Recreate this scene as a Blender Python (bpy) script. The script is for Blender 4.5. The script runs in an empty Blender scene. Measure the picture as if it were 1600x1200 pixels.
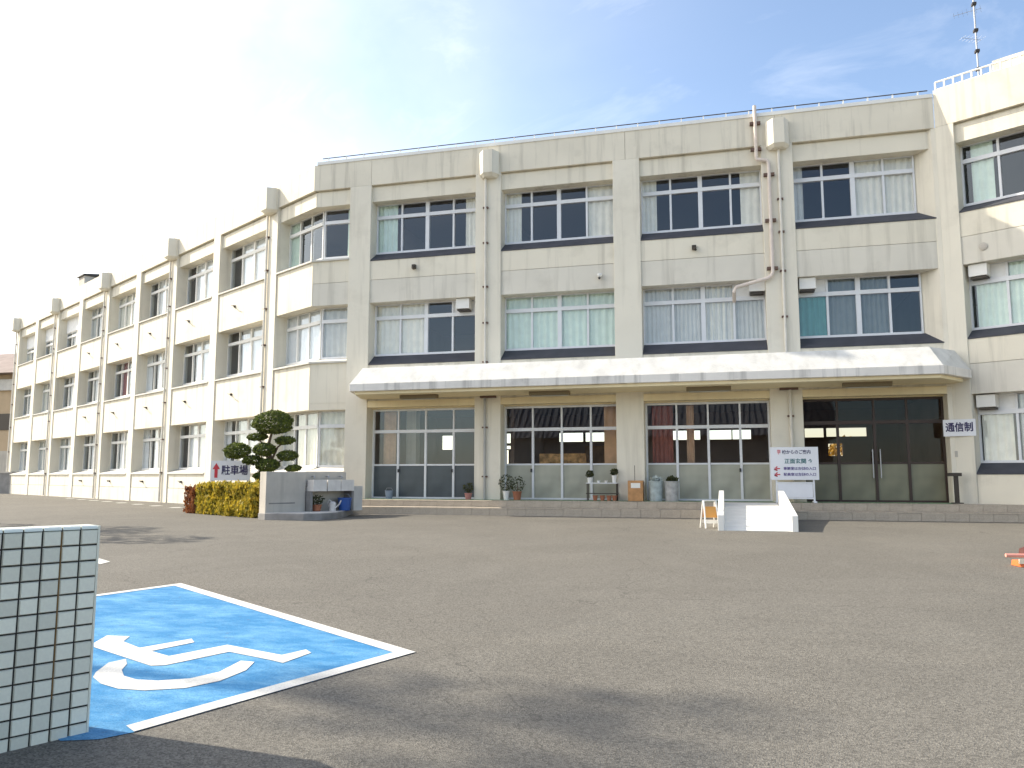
import bpy, math, random
from mathutils import Matrix, Vector, noise as mnoise
R = math.radians
sc = bpy.context.scene
random.seed(7)
# ---------------------------------------------------------------- camera
cam = bpy.data.cameras.new('camera'); camo = bpy.data.objects.new('camera', cam)
sc.collection.objects.link(camo); sc.camera = camo
camo.location = (0, 0, 1.6)
camo.rotation_euler = (R(90 + 6.6), 0, R(15))
cam.sensor_width = 36; cam.lens = 36 * 1250 / 1600
cam.clip_end = 3000; cam.clip_start = 0.05
# ---------------------------------------------------------------- light
ALT, OFF = 35, 5.5            # sun altitude; degrees behind the -X axis
sd = Vector((-math.cos(R(OFF)) * math.cos(R(ALT)), math.sin(R(OFF)) * math.cos(R(ALT)), math.sin(R(ALT))))
sun = bpy.data.lights.new('sun', 'SUN'); suno = bpy.data.objects.new('sun', sun)
sc.collection.objects.link(suno)
sun.energy = 2.75; sun.angle = R(0.7); sun.color = (1, .91, .76)
suno.rotation_euler = sd.to_track_quat('Z', 'Y').to_euler()
w = bpy.data.worlds.new('World'); sc.world = w; w.use_nodes = True
nt = w.node_tree; N = nt.nodes; L = nt.links
bg = N['Background']
sky = N.new('ShaderNodeTexSky'); sky.sky_type = 'NISHITA'; sky.sun_disc = False
sky.sun_elevation = R(ALT); sky.sun_rotation = R(360 - 90 + OFF)
sky.dust_density = 0.7; sky.ozone_density = 1.0; sky.air_density = 1.0
def math_node(op, a=None, b=None, c=None, clamp=False):
    n = N.new('ShaderNodeMath'); n.operation = op; n.use_clamp = clamp
    for i, v in enumerate((a, b, c)):
        if v is None: continue
        if isinstance(v, (int, float)): n.inputs[i].default_value = v
        else: L.new(v, n.inputs[i])
    return n.outputs[0]
tc = N.new('ShaderNodeTexCoord')
mp = N.new('ShaderNodeMapping'); mp.inputs['Scale'].default_value = (1.0, 1.0, 2.6)
mp.inputs['Rotation'].default_value = (0.0, R(-14), R(20))
L.new(tc.outputs['Generated'], mp.inputs[0])
nz = N.new('ShaderNodeTexNoise'); nz.inputs['Scale'].default_value = 1.5; nz.inputs['Detail'].default_value = 7
nz.inputs['Roughness'].default_value = 0.52; nz.inputs['Distortion'].default_value = 0.5
L.new(mp.outputs[0], nz.inputs['Vector'])
# thin veil of cloud, thicker towards the sun side of the sky
dp = N.new('ShaderNodeVectorMath'); dp.operation = 'DOT_PRODUCT'
L.new(tc.outputs['Generated'], dp.inputs[0]); dp.inputs[1].default_value = (-0.95, -0.12, 0.15)
sx = N.new('ShaderNodeSeparateXYZ'); L.new(tc.outputs['Generated'], sx.inputs[0])
veil = math_node('POWER', math_node('MAXIMUM', math_node('MULTIPLY_ADD', dp.outputs['Value'], .84, .22), 0.0), 2.6)
puff = math_node('MULTIPLY_ADD', nz.outputs['Fac'], 2.4, -.62)
low = math_node('MULTIPLY', math_node('MULTIPLY_ADD', sx.outputs['Z'], -2.4, 1.0, clamp=True), .07)
mp2 = N.new('ShaderNodeMapping'); mp2.inputs['Scale'].default_value = (2.2, 9.0, 6.0); mp2.inputs['Rotation'].default_value = (0.3, R(-22), R(38))
L.new(tc.outputs['Generated'], mp2.inputs[0])
nz2 = N.new('ShaderNodeTexNoise'); nz2.inputs['Scale'].default_value = 1.4; nz2.inputs['Detail'].default_value = 8; nz2.inputs['Roughness'].default_value = .62; nz2.inputs['Distortion'].default_value = .9
L.new(mp2.outputs[0], nz2.inputs['Vector'])
wisp = math_node('MULTIPLY_ADD', nz2.outputs['Fac'], 3.0, -1.62, clamp=True)
fac = math_node('ADD', math_node('MULTIPLY', veil, puff, clamp=True), math_node('ADD', low, math_node('MULTIPLY', wisp, .085)), clamp=True)
fac2 = math_node('ADD', fac, .008, clamp=True)
mx = N.new('ShaderNodeMix'); mx.data_type = 'RGBA'
L.new(fac2, mx.inputs[0]); L.new(sky.outputs[0], mx.inputs[6]); mx.inputs[7].default_value = (16.0, 14.6, 12.5, 1)
L.new(mx.outputs[2], bg.inputs[0]); bg.inputs[1].default_value = 0.097
sc.view_settings.view_transform = 'Standard'; sc.view_settings.look = 'None'
sc.view_settings.exposure = 1.46; sc.view_settings.gamma = 1
sc.view_settings.use_curve_mapping = False
sc.render.engine = 'CYCLES'
sc.cycles.max_bounces = 6; sc.cycles.transparent_max_bounces = 14
sc.cycles.caustics_reflective = False; sc.cycles.caustics_refractive = False
sc.cycles.sample_clamp_indirect = 6

# ---------------------------------------------------------------- materials
MATS = {}
def mat(name, col, rough=.8, metal=0, var=0, vscale=1.0, bump=0, bscale=40, spec=.5, stain=None, streak=0, fleck=0, flscale=200):
    """procedural material: base colour, large tone variation, streaks/dirt, fine relief"""
    if name in MATS: return MATS[name]
    m = bpy.data.materials.new(name); m.use_nodes = True; MATS[name] = m
    t = m.node_tree; n = t.nodes; l = t.links; b = n['Principled BSDF']
    b.inputs['Roughness'].default_value = rough; b.inputs['Metallic'].default_value = metal
    b.inputs['Specular IOR Level'].default_value = spec
    b.inputs['Base Color'].default_value = (*col, 1)
    tc = n.new('ShaderNodeTexCoord'); cur = None
    def rgbmix(fac, a, c2, mode='MIX'):
        x = n.new('ShaderNodeMix'); x.data_type = 'RGBA'; x.blend_type = mode
        l.new(fac, x.inputs[0])
        if isinstance(a, tuple): x.inputs[6].default_value = (*a, 1)
        else: l.new(a, x.inputs[6])
        if isinstance(c2, tuple): x.inputs[7].default_value = (*c2, 1)
        else: l.new(c2, x.inputs[7])
        return x.outputs[2]
    def nz(scale, detail=4, rough=.55, vec=None, sc3=None):
        x = n.new('ShaderNodeTexNoise'); x.inputs['Scale'].default_value = scale
        x.inputs['Detail'].default_value = detail; x.inputs['Roughness'].default_value = rough
        if sc3:
            mpn = n.new('ShaderNodeMapping'); mpn.inputs['Scale'].default_value = sc3
            l.new(tc.outputs['Object'], mpn.inputs[0]); l.new(mpn.outputs[0], x.inputs['Vector'])
        else: l.new(tc.outputs['Object'], x.inputs['Vector'])
        return x.outputs['Fac']
    def ramp(f, a, c2):
        x = n.new('ShaderNodeMapRange'); x.inputs[1].default_value = a; x.inputs[2].default_value = c2
        x.clamp = True; l.new(f, x.inputs[0]); return x.outputs[0]
    def scaled(f, k):
        x = n.new('ShaderNodeMath'); x.operation = 'MULTIPLY'; l.new(f, x.inputs[0]); x.inputs[1].default_value = k
        return x.outputs[0]
    cur = col
    if var:
        dark = tuple(c * (1 - var) for c in col); light = tuple(min(1, c * (1 + var * .6)) for c in col)
        cur = rgbmix(ramp(nz(vscale), .3, .7), dark, light)
    if fleck:
        dark = tuple(c * (1 - fleck) for c in col); light = tuple(min(1, c * (1 + fleck)) for c in col)
        f = rgbmix(ramp(nz(flscale, 2), .35, .65), dark, light)
        x = n.new('ShaderNodeMix'); x.data_type = 'RGBA'; x.inputs[0].default_value = .5
        if isinstance(cur, tuple): x.inputs[6].default_value = (*cur, 1)
        else: l.new(cur, x.inputs[6])
        l.new(f, x.inputs[7]); cur = x.outputs[2]
    if streak:
        f = scaled(ramp(nz(1.0, 5, .6, sc3=(3.2, 3.2, .22)), .52, .78), streak)
        cur = rgbmix(f, cur, tuple(c * .45 for c in (stain or col)))
        f = scaled(ramp(nz(1.0, 6, .65, sc3=(.8, .8, .9)), .55, .75), streak * .6)
        cur = rgbmix(f, cur, tuple(c * .6 for c in (stain or col)))
    if not isinstance(cur, tuple): l.new(cur, b.inputs['Base Color'])
    if bump:
        bp = n.new('ShaderNodeBump'); bp.inputs['Strength'].default_value = bump; bp.inputs['Distance'].default_value = .01
        l.new(nz(bscale, 5), bp.inputs['Height']); l.new(bp.outputs[0], b.inputs['Normal'])
    return m
def road_paint(name, col, col2, wear):
    m = bpy.data.materials.new(name); m.use_nodes = True; MATS[name] = m; t = m.node_tree; n = t.nodes; l = t.links
    b = n['Principled BSDF']; b.inputs['Roughness'].default_value = .9; b.inputs['Specular IOR Level'].default_value = .12
    tc = n.new('ShaderNodeTexCoord')
    def nz(sc_, d, s3=(1, 1, 1), r=.6):
        q = n.new('ShaderNodeMapping'); q.inputs['Scale'].default_value = s3; q.inputs['Rotation'].default_value = (0, 0, .5); l.new(tc.outputs['Object'], q.inputs[0])
        x = n.new('ShaderNodeTexNoise'); x.inputs['Scale'].default_value = sc_; x.inputs['Detail'].default_value = d; x.inputs['Roughness'].default_value = r
        l.new(q.outputs[0], x.inputs['Vector']); return x.outputs['Fac']
    def mr(f, a, c, lo=0, hi=1):
        x = n.new('ShaderNodeMapRange'); x.inputs[1].default_value = a; x.inputs[2].default_value = c; x.inputs[3].default_value = lo; x.inputs[4].default_value = hi
        l.new(f, x.inputs[0]); return x.outputs[0]
    def mix(f, a, c):
        x = n.new('ShaderNodeMix'); x.data_type = 'RGBA'; l.new(f, x.inputs[0])
        for i, v in ((6, a), (7, c)):
            if isinstance(v, tuple): x.inputs[i].default_value = (*v, 1)
            else: l.new(v, x.inputs[i])
        return x.outputs[2]
    c = mix(mr(nz(3.2, 9, (.7, 1.4, 1), .72), .42, .66), col, col2)
    c = mix(mr(nz(75, 3), .46, .62, 0, .42), c, tuple(x * .55 for x in col))
    c = mix(mr(nz(9, 7, r=.75), .60, .72, 0, wear), c, (.13, .12, .10))          # worn down to the asphalt
    l.new(c, b.inputs['Base Color'])
    bp = n.new('ShaderNodeBump'); bp.inputs['Strength'].default_value = .7; bp.inputs['Distance'].default_value = .005
    l.new(nz(90, 3), bp.inputs['Height']); l.new(bp.outputs[0], b.inputs['Normal']); return m
CREAM = (.775, .72, .595)
wall_m = mat('cream_mortar', CREAM, .9, var=.07, vscale=.5, bump=.5, bscale=55, streak=.40, stain=(.46, .40, .29))
wall2_m = mat('cream_mortar_greyer', (.705, .665, .575), .9, var=.07, vscale=.6, bump=.5, bscale=55, streak=.40, stain=(.44, .40, .31))
pier_m = mat('pier_mortar', (.775, .725, .61), .9, var=.06, vscale=.5, bump=.5, bscale=55, streak=.26, stain=(.40, .34, .24))
para_m = mat('parapet_mortar', (.75, .695, .575), .9, var=.08, vscale=.7, bump=.4, bscale=50, streak=.5, stain=(.36, .33, .26))
soffit_m = mat('soffit_paint', (.82, .71, .47), .85, var=.08, vscale=.6, streak=.2)
slate_m = mat('dark_slate_sill', (.060, .062, .075), .75, var=.2, vscale=2, bump=.3)
sill_m = mat('pale_sill', (.62, .60, .55), .8, var=.08, vscale=2)
white_m = mat('white_paint', (.80, .79, .75), .6, var=.05, vscale=2, streak=.10)
canopy_m = mat('canopy_white_coating', (.66, .65, .615), .8, var=.14, vscale=2.6, bump=.8, bscale=25, streak=.30, stain=(.5, .48, .44))
fascia_m = mat('canopy_fascia_concrete', (.76, .73, .68), .85, var=.1, vscale=1.2, streak=.7, stain=(.30, .29, .27))
alu_m = mat('aluminium_frame', (.74, .75, .77), .38, metal=.0, var=.05, vscale=3)
bronze_m = mat('dark_bronze_frame', (.055, .035, .028), .45, metal=.2)
pipe_m = mat('painted_pipe', (.72, .68, .60), .6, var=.1, vscale=3, streak=.3)
gpipe_m = mat('grey_pipe', (.40, .40, .38), .6, var=.1, vscale=3)
rust_m = mat('rusty_bracket', (.14, .085, .065), .8, var=.2, vscale=8)
black_m = mat('black_rubber', (.02, .02, .022), .6)
dkmetal_m = mat('dark_metal', (.055, .045, .035), .5, metal=.3)
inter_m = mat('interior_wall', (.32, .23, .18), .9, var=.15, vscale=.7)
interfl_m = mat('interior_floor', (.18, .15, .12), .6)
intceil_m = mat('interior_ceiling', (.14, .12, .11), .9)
cork_m = mat('orange_notice_board', (.40, .22, .09), .9, var=.4, vscale=3)
conc_m = mat('grey_concrete', (.53, .49, .43), .9, var=.15, vscale=1.5, bump=.5, bscale=40, streak=.35)
dconc_m = mat('dark_concrete', (.27, .26, .25), .9, var=.25, vscale=2, bump=.5, bscale=40)
paleconc_m = mat('pale_concrete', (.60, .58, .54), .9, var=.15, vscale=2, bump=.4, bscale=50)
lconc_m = mat('light_concrete_basin', (.74, .70, .65), .8, var=.12, vscale=3, streak=.3)
steptile_m = mat('step_tile', (.43, .37, .295), .85, var=.22, vscale=4, bump=.3, bscale=30, fleck=.2, flscale=30)
green_m = mat('green_matting', (.20, .30, .17), .95, var=.25, vscale=3, bump=.8, bscale=150)
tile_m = mat('wall_tile_glaze', (.76, .76, .65), .28, var=.06, vscale=3, fleck=.05, flscale=60)
_t = tile_m.node_tree; _b = _t.nodes['Principled BSDF']; _src = _b.inputs['Base Color'].links[0].from_socket
_oi = _t.nodes.new('ShaderNodeObjectInfo'); _hs = _t.nodes.new('ShaderNodeHueSaturation'); _mr = _t.nodes.new('ShaderNodeMapRange')
_mr.inputs[3].default_value = .84; _mr.inputs[4].default_value = 1.10; _t.links.new(_oi.outputs['Random'], _mr.inputs[0])
_t.links.new(_mr.outputs[0], _hs.inputs['Value']); _t.links.new(_src, _hs.inputs['Color']); _t.links.new(_hs.outputs[0], _b.inputs['Base Color'])
grout_m = mat('dark_grout', (.035, .030, .028), .95)
blue_m = road_paint('blue_road_paint', (.052, .215, .43), (.16, .37, .58), .60)
line_m = road_paint('white_road_paint', (.70, .69, .65), (.56, .55, .51), .60)
terra_m = mat('terracotta', (.36, .14, .075), .85, var=.2, vscale=6)
wpot_m = mat('white_pot', (.75, .74, .70), .5)
bluep_m = mat('blue_plastic', (.03, .10, .35), .45)
wood_m = mat('orange_wood', (.48, .25, .10), .6, var=.25, vscale=5)
paper_m = mat('paper', (.80, .78, .72), .9)
red_m = mat('red_print', (.55, .04, .06), .7)
navy_m = mat('navy_print', (.035, .03, .10), .7)
purple_m = mat('violet_print', (.12, .09, .26), .7)
teal_m = mat('teal_print', (.05, .16, .17), .7)
sign_m = mat('sign_board_white', (.76, .77, .80), .5, var=.03, vscale=3)
orange_m = mat('orange_plastic', (.75, .17, .05), .5)
peach_m = mat('reflective_cream_band', (.85, .72, .55), .5)
bark_m = mat('bark', (.16, .115, .08), .95, var=.3, vscale=8, bump=1, bscale=30)
roofred_m = mat('hazed_terracotta_roof', (.27, .21, .185), .9, var=.2, vscale=1)  # reddish roof paled, distance haze put into its colour
ochre_m = mat('ochre_wall', (.50, .38, .25), .9, var=.15, vscale=.6)
roofgrey_m = mat('grey_roof_tile', (.24, .22, .22), .6, var=.2, vscale=3)
steel_m = mat('galvanised_steel', (.40, .41, .43), .45, metal=.6)

def glass_material(name, tint, ior, wav, spread=0.0):
    m = bpy.data.materials.new(name); m.use_nodes = True; t = m.node_tree; n = t.nodes; l = t.links
    n.remove(n['Principled BSDF']); out = n['Material Output']
    tr = n.new('ShaderNodeBsdfTransparent'); tr.inputs[0].default_value = (*tint, 1)
    gl = n.new('ShaderNodeBsdfGlossy'); gl.inputs['Roughness'].default_value = spread; gl.inputs[0].default_value = (.78, .89, 1, 1)
    fr = n.new('ShaderNodeFresnel'); fr.inputs[0].default_value = ior
    tcn = n.new('ShaderNodeTexCoord'); no = n.new('ShaderNodeTexNoise'); no.inputs['Scale'].default_value = .9
    no.inputs['Detail'].default_value = 1
    l.new(tcn.outputs['Object'], no.inputs['Vector'])
    bp = n.new('ShaderNodeBump'); bp.inputs['Strength'].default_value = wav; bp.inputs['Distance'].default_value = .02
    l.new(no.outputs['Fac'], bp.inputs['Height']); l.new(bp.outputs[0], gl.inputs['Normal'])
    mx = n.new('ShaderNodeMixShader'); ge = n.new('ShaderNodeNewGeometry'); sb = n.new('ShaderNodeMath'); sb.operation = 'SUBTRACT'; sb.inputs[0].default_value = 1
    l.new(ge.outputs['Backfacing'], sb.inputs[1]); mu = n.new('ShaderNodeMath'); mu.operation = 'MULTIPLY'; l.new(sb.outputs[0], mu.inputs[0]); l.new(fr.outputs[0], mu.inputs[1])
    l.new(mu.outputs[0], mx.inputs[0]); l.new(tr.outputs[0], mx.inputs[1]); l.new(gl.outputs[0], mx.inputs[2])
    l.new(mx.outputs[0], out.inputs[0]); return m
glass_m = glass_material('window_glass', (.985, .992, .995), 1.75, .12)
bronzeglass_m = glass_material('bronze_glass', (.80, .76, .72), 1.35, .3)
def frosted(name, col, tcol):
    m = bpy.data.materials.new(name); m.use_nodes = True; t = m.node_tree; n = t.nodes; l = t.links
    b = n['Principled BSDF']; b.inputs['Base Color'].default_value = (*col, 1); b.inputs['Roughness'].default_value = .35
    tcn = n.new('ShaderNodeTexCoord'); no = n.new('ShaderNodeTexNoise'); no.inputs['Scale'].default_value = 1.1; no.inputs['Detail'].default_value = 2
    l.new(tcn.outputs['Object'], no.inputs['Vector'])
    mr = n.new('ShaderNodeMapRange'); l.new(no.outputs['Fac'], mr.inputs[0]); mr.inputs[1].default_value = .35; mr.inputs[2].default_value = .65
    mm = n.new('ShaderNodeMix'); mm.data_type = 'RGBA'; l.new(mr.outputs[0], mm.inputs[0])
    mm.inputs[6].default_value = (*[c * .62 for c in col], 1); mm.inputs[7].default_value = (*col, 1)
    l.new(mm.outputs[2], b.inputs['Base Color']); return m
frost_m = frosted('frosted_glass', (.46, .46, .38), 0)
frostdark_m = frosted('dark_frosted_glass', (.085, .105, .12), 0)
frostbrown_m = frosted('brown_frosted_glass', (.24, .235, .16), 0)
def cloth(name, col):
    m = mat(name, col, .95, var=.08, vscale=4); return m
cur_cream = cloth('cream_curtain', (.82, .79, .68)); cur_green = cloth('pale_green_curtain', (.68, .80, .68))
cur_grey = cloth('grey_curtain', (.62, .62, .58)); cur_white = cloth('white_curtain', (.86, .86, .85))
cur_red = cloth('maroon_curtain', (.22, .05, .06)); refl_teal = cloth('teal_reflection_cloth', (.10, .30, .28)); cur_dk = cloth('dark_blind', (.17, .20, .20))  # the teal one is a window reflection put into a cloth colour

def asphalt():
    m = bpy.data.materials.new('old_asphalt'); m.use_nodes = True; t = m.node_tree; n = t.nodes; l = t.links
    b = n['Principled BSDF']; b.inputs['Roughness'].default_value = .9; b.inputs['Specular IOR Level'].default_value = .3
    tc = n.new('ShaderNodeTexCoord')
    def nz(s, d=4, r=.55, dist=0, sc3=None):
        x = n.new('ShaderNodeTexNoise'); x.inputs['Scale'].default_value = s; x.inputs['Detail'].default_value = d
        x.inputs['Roughness'].default_value = r; x.inputs['Distortion'].default_value = dist
        src = tc.outputs['Object']
        if sc3:
            q = n.new('ShaderNodeMapping'); q.inputs['Scale'].default_value = sc3; q.inputs['Rotation'].default_value = (0, 0, .3)
            l.new(src, q.inputs[0]); src = q.outputs[0]
        l.new(src, x.inputs['Vector']); return x.outputs['Fac']
    def mr(f, a, c, lo=0, hi=1):
        x = n.new('ShaderNodeMapRange'); x.inputs[1].default_value = a; x.inputs[2].default_value = c
        x.inputs[3].default_value = lo; x.inputs[4].default_value = hi; l.new(f, x.inputs[0]); return x.outputs[0]
    def mix(f, a, c, mode='MIX'):
        x = n.new('ShaderNodeMix'); x.data_type = 'RGBA'; x.blend_type = mode
        if isinstance(f, float): x.inputs[0].default_value = f
        else: l.new(f, x.inputs[0])
        for i, v in ((6, a), (7, c)):
            if isinstance(v, tuple): x.inputs[i].default_value = (*v, 1)
            else: l.new(v, x.inputs[i])
        return x.outputs[2]
    base = mix(mr(nz(.16, 6, .6, .6), .35, .68), (.110, .103, .089), (.166, .155, .133))
    base = mix(mr(nz(.9, 5, .6, .3), .40, .75, 0, .45), base, (.080, .073, .061))
    base = mix(mr(nz(1.0, 4, .6, 0, (.10, .9, 1)), .50, .70, 0, .55), base, (.150, .135, .108))   # long tyre-worn bands
    v = n.new('ShaderNodeTexVoronoi'); v.inputs['Scale'].default_value = 90; l.new(tc.outputs['Object'], v.inputs['Vector'])
    sp = n.new('ShaderNodeSeparateColor'); l.new(v.outputs['Color'], sp.inputs[0])
    base = mix(mr(sp.outputs[0], .0, 1, 0, 1), mix(.42, base, (.050, .046, .040)), mix(.42, base, (.44, .41, .35)))
    base = mix(mr(nz(300, 2), .35, .7, 0, .5), base, (.06, .058, .054))
    # hairline cracks
    vc = n.new('ShaderNodeTexVoronoi'); vc.feature = 'DISTANCE_TO_EDGE'; vc.inputs['Scale'].default_value = .16
    wn = n.new('ShaderNodeTexNoise'); wn.inputs['Scale'].default_value = .8; wn.inputs['Detail'].default_value = 5
    l.new(tc.outputs['Object'], wn.inputs['Vector'])
    va = n.new('ShaderNodeVectorMath'); va.operation = 'MULTIPLY_ADD'; l.new(wn.outputs['Color'], va.inputs[0])
    va.inputs[1].default_value = (2, 2, 0); l.new(tc.outputs['Object'], va.inputs[2]); l.new(va.outputs[0], vc.inputs['Vector'])
    base = mix(mr(vc.outputs['Distance'], .0, .0022, .5, 0), base, (.05, .047, .042))
    base = mix(mr(nz(.33, 3, .5, 1.2), .495, .505, 0, .10), base, (.075, .068, .058))
    base = mix(mr(nz(.22, 8, .7, .2), .62, .75, 0, .35), base, (.075, .070, .062))
    l.new(base, b.inputs['Base Color'])
    bp = n.new('ShaderNodeBump'); bp.inputs['Strength'].default_value = .8; bp.inputs['Distance'].default_value = .006
    l.new(v.outputs['Distance'], bp.inputs['Height']); l.new(bp.outputs[0], b.inputs['Normal'])
    return m
asphalt_m = asphalt()

def foliage_mat(name, c1, c2, trans=.25):
    m = bpy.data.materials.new(name); m.use_nodes = True; t = m.node_tree; n = t.nodes; l = t.links
    b = n['Principled BSDF']; b.inputs['Roughness'].default_value = .7
    tc = n.new('ShaderNodeTexCoord'); no = n.new('ShaderNodeTexNoise'); no.inputs['Scale'].default_value = 9; no.inputs['Detail'].default_value = 3
    l.new(tc.outputs['Object'], no.inputs['Vector'])
    mr = n.new('ShaderNodeMapRange'); mr.inputs[1].default_value = .35; mr.inputs[2].default_value = .65; l.new(no.outputs['Fac'], mr.inputs[0])
    mx = n.new('ShaderNodeMix'); mx.data_type = 'RGBA'; l.new(mr.outputs[0], mx.inputs[0])
    mx.inputs[6].default_value = (*c1, 1); mx.inputs[7].default_value = (*c2, 1); l.new(mx.outputs[2], b.inputs['Base Color'])
    tl = n.new('ShaderNodeBsdfTranslucent'); l.new(mx.outputs[2], tl.inputs[0])
    ms = n.new('ShaderNodeMixShader'); ms.inputs[0].default_value = trans
    l.new(b.outputs[0], ms.inputs[1]); l.new(tl.outputs[0], ms.inputs[2]); l.new(ms.outputs[0], n['Material Output'].inputs[0])
    return m
pine_m = foliage_mat('pine_needles', (.034, .054, .015), (.17, .21, .025))
hedge_m = foliage_mat('yellow_green_leaves', (.18, .17, .02), (.62, .46, .05), .35)
redleaf_m = foliage_mat('reddish_leaves', (.16, .045, .02), (.36, .14, .04))
pot_leaf_m = foliage_mat('pot_plant_leaves', (.03, .045, .018), (.09, .09, .03))
tree_m = foliage_mat('street_tree_leaves', (.03, .05, .015), (.07, .10, .03))

# ---------------------------------------------------------------- mesh helpers
class MB:
    def __init__(s): s.v = []; s.f = []
    def add(s, vs, fs):
        o = len(s.v); s.v += [tuple(x) for x in vs]; s.f += [tuple(i + o for i in f) for f in fs]; return s
    def box(s, x0, x1, y0, y1, z0, z1):
        return s.add([(x0,y0,z0),(x1,y0,z0),(x1,y1,z0),(x0,y1,z0),(x0,y0,z1),(x1,y0,z1),(x1,y1,z1),(x0,y1,z1)],
                     [(0,3,2,1),(4,5,6,7),(0,1,5,4),(1,2,6,5),(2,3,7,6),(3,0,4,7)])
    def prism(s, poly, z0, z1):      # poly in xy (counter-clockwise), z may be a pair of lists
        n = len(poly)
        zb = z0 if isinstance(z0, (list, tuple)) else [z0] * n
        zt = z1 if isinstance(z1, (list, tuple)) else [z1] * n
        vs = [(p[0], p[1], zb[i]) for i, p in enumerate(poly)] + [(p[0], p[1], zt[i]) for i, p in enumerate(poly)]
        return s.add(vs, [tuple(reversed(range(n))), tuple(range(n, 2*n))] + [(i, (i+1) % n, n + (i+1) % n, n + i) for i in range(n)])
    def prism_x(s, poly, x0, x1, x0b=None, x1b=None):     # poly in (y,z), extruded along x; optional per-vertex ends
        n = len(poly)
        a = x0 if isinstance(x0, (list, tuple)) else [x0] * n
        b = x1 if isinstance(x1, (list, tuple)) else [x1] * n
        vs = [(a[i], p[0], p[1]) for i, p in enumerate(poly)] + [(b[i], p[0], p[1]) for i, p in enumerate(poly)]
        return s.add(vs, [tuple(reversed(range(n))), tuple(range(n, 2*n))] + [(i, (i+1) % n, n + (i+1) % n, n + i) for i in range(n)])
    def tube(s, pts, r, n=8, r2=None):
        pts = [Vector(p) for p in pts]; k = len(pts); rings = []
        for i, p in enumerate(pts):
            d = (pts[min(i+1, k-1)] - pts[max(i-1, 0)]).normalized()
            a = d.orthogonal().normalized() if i == 0 else (rings_a - d * rings_a.dot(d)).normalized()
            rings_a = a; b = d.cross(a)
            rr = r if r2 is None else r + (r2 - r) * i / max(1, k-1)
            rings.append([p + (a * math.cos(2*math.pi*j/n) + b * math.sin(2*math.pi*j/n)) * rr for j in range(n)])
        vs = [v for rg in rings for v in rg]
        fs = [(i*n + j, i*n + (j+1) % n, (i+1)*n + (j+1) % n, (i+1)*n + j) for i in range(k-1) for j in range(n)]
        fs += [tuple(reversed(range(n))), tuple(range((k-1)*n, k*n))]
        return s.add(vs, fs)
    def lathe(s, prof, c=(0,0,0), n=16, cap=True):   # prof [(r,z)]
        vs = [(c[0] + r*math.cos(2*math.pi*j/n), c[1] + r*math.sin(2*math.pi*j/n), c[2] + z) for r, z in prof for j in range(n)]
        k = len(prof)
        fs = [(i*n + j, i*n + (j+1) % n, (i+1)*n + (j+1) % n, (i+1)*n + j) for i in range(k-1) for j in range(n)]
        if cap: fs += [tuple(reversed(range(n))), tuple(range((k-1)*n, k*n))]
        return s.add(vs, fs)
WORLD = {}
def link(o, world, parent):
    sc.collection.objects.link(o)
    if parent is not None:
        o.parent = parent; o.matrix_basis = WORLD[parent.name].inverted() @ world
    else: o.matrix_basis = world
    WORLD[o.name] = world.copy(); return o
def obj(name, mb, m, parent=None, frame=None, world=None, smooth=False, bevel=0, **props):
    me = mb if isinstance(mb, bpy.types.Mesh) else bpy.data.meshes.new(name)
    if not isinstance(mb, bpy.types.Mesh):
        me.from_pydata(mb.v, [], mb.f); me.update()
        me.materials.append(m)
        if smooth: me.polygons.foreach_set('use_smooth', [True] * len(me.polygons))
    o = bpy.data.objects.new(name, me)
    wm = world if world is not None else (frame if frame is not None else Matrix.Identity(4))
    link(o, wm, parent)
    if bevel:
        bv = o.modifiers.new('bevel', 'BEVEL'); bv.width = bevel; bv.segments = 2; bv.limit_method = 'ANGLE'
    for k, v in props.items(): o[k] = v
    return o
def thing(name, loc, label, cat, rz=0, group=None):
    o = bpy.data.objects.new(name, None); o.empty_display_size = .2
    link(o, Matrix.Translation(loc) @ Matrix.Rotation(rz, 4, 'Z'), None)
    o['label'] = label; o['category'] = cat
    if group: o['group'] = group
    return o
def F(p, ang=0): return Matrix.Translation((p[0], p[1], 0)) @ Matrix.Rotation(ang, 4, 'Z')
# local facade frames: x along the wall, -y outward (so y>0 goes into the building), z up
MAIN = F((0, 26.7)); LEFT = F((-15.02, 26.7), R(-30)); RIGHT = F((6.62, 26.7), R(-30))

# ---------------------------------------------------------------- ground
def gz(y): return .0168 * min(max(y, 0), 21.5)
def ground():
    xs = [-600, -200, -60, 0, 60, 200, 600]; ys = [-600, -100, 0, 21.5, 60, 200, 900]
    mb = MB(); mb.v = [(x, y, gz(y)) for y in ys for x in xs]; k = len(xs)
    mb.f = [(j*k+i, j*k+i+1, (j+1)*k+i+1, (j+1)*k+i) for j in range(len(ys)-1) for i in range(k-1)]
    return mb
obj('ground', ground(), asphalt_m, kind='structure')
def decal(name, pts, m, lift, parent=None, **props):
    mb = MB(); n = len(pts); mb.v = [(x, y, gz(y) + lift) for x, y in pts] ; mb.f = [tuple(range(n))]
    return obj(name, mb, m, parent, **props)

# ---------------------------------------------------------------- school building
B = thing('school_building', (-3.5, 26.7, .36), 'three storey cream school building with a white entrance canopy and a long left wing', 'building')
def part(name, mb, m, frame=MAIN, **kw): return obj(name, mb, m, B, frame, **kw)
Z = dict(top=13.5, pb=12.5, l3=11.86, s3=9.95, s3b=9.62, j=8.85, l2=8.0, s2=6.05, s2b=5.70, l1=4.05)

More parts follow.
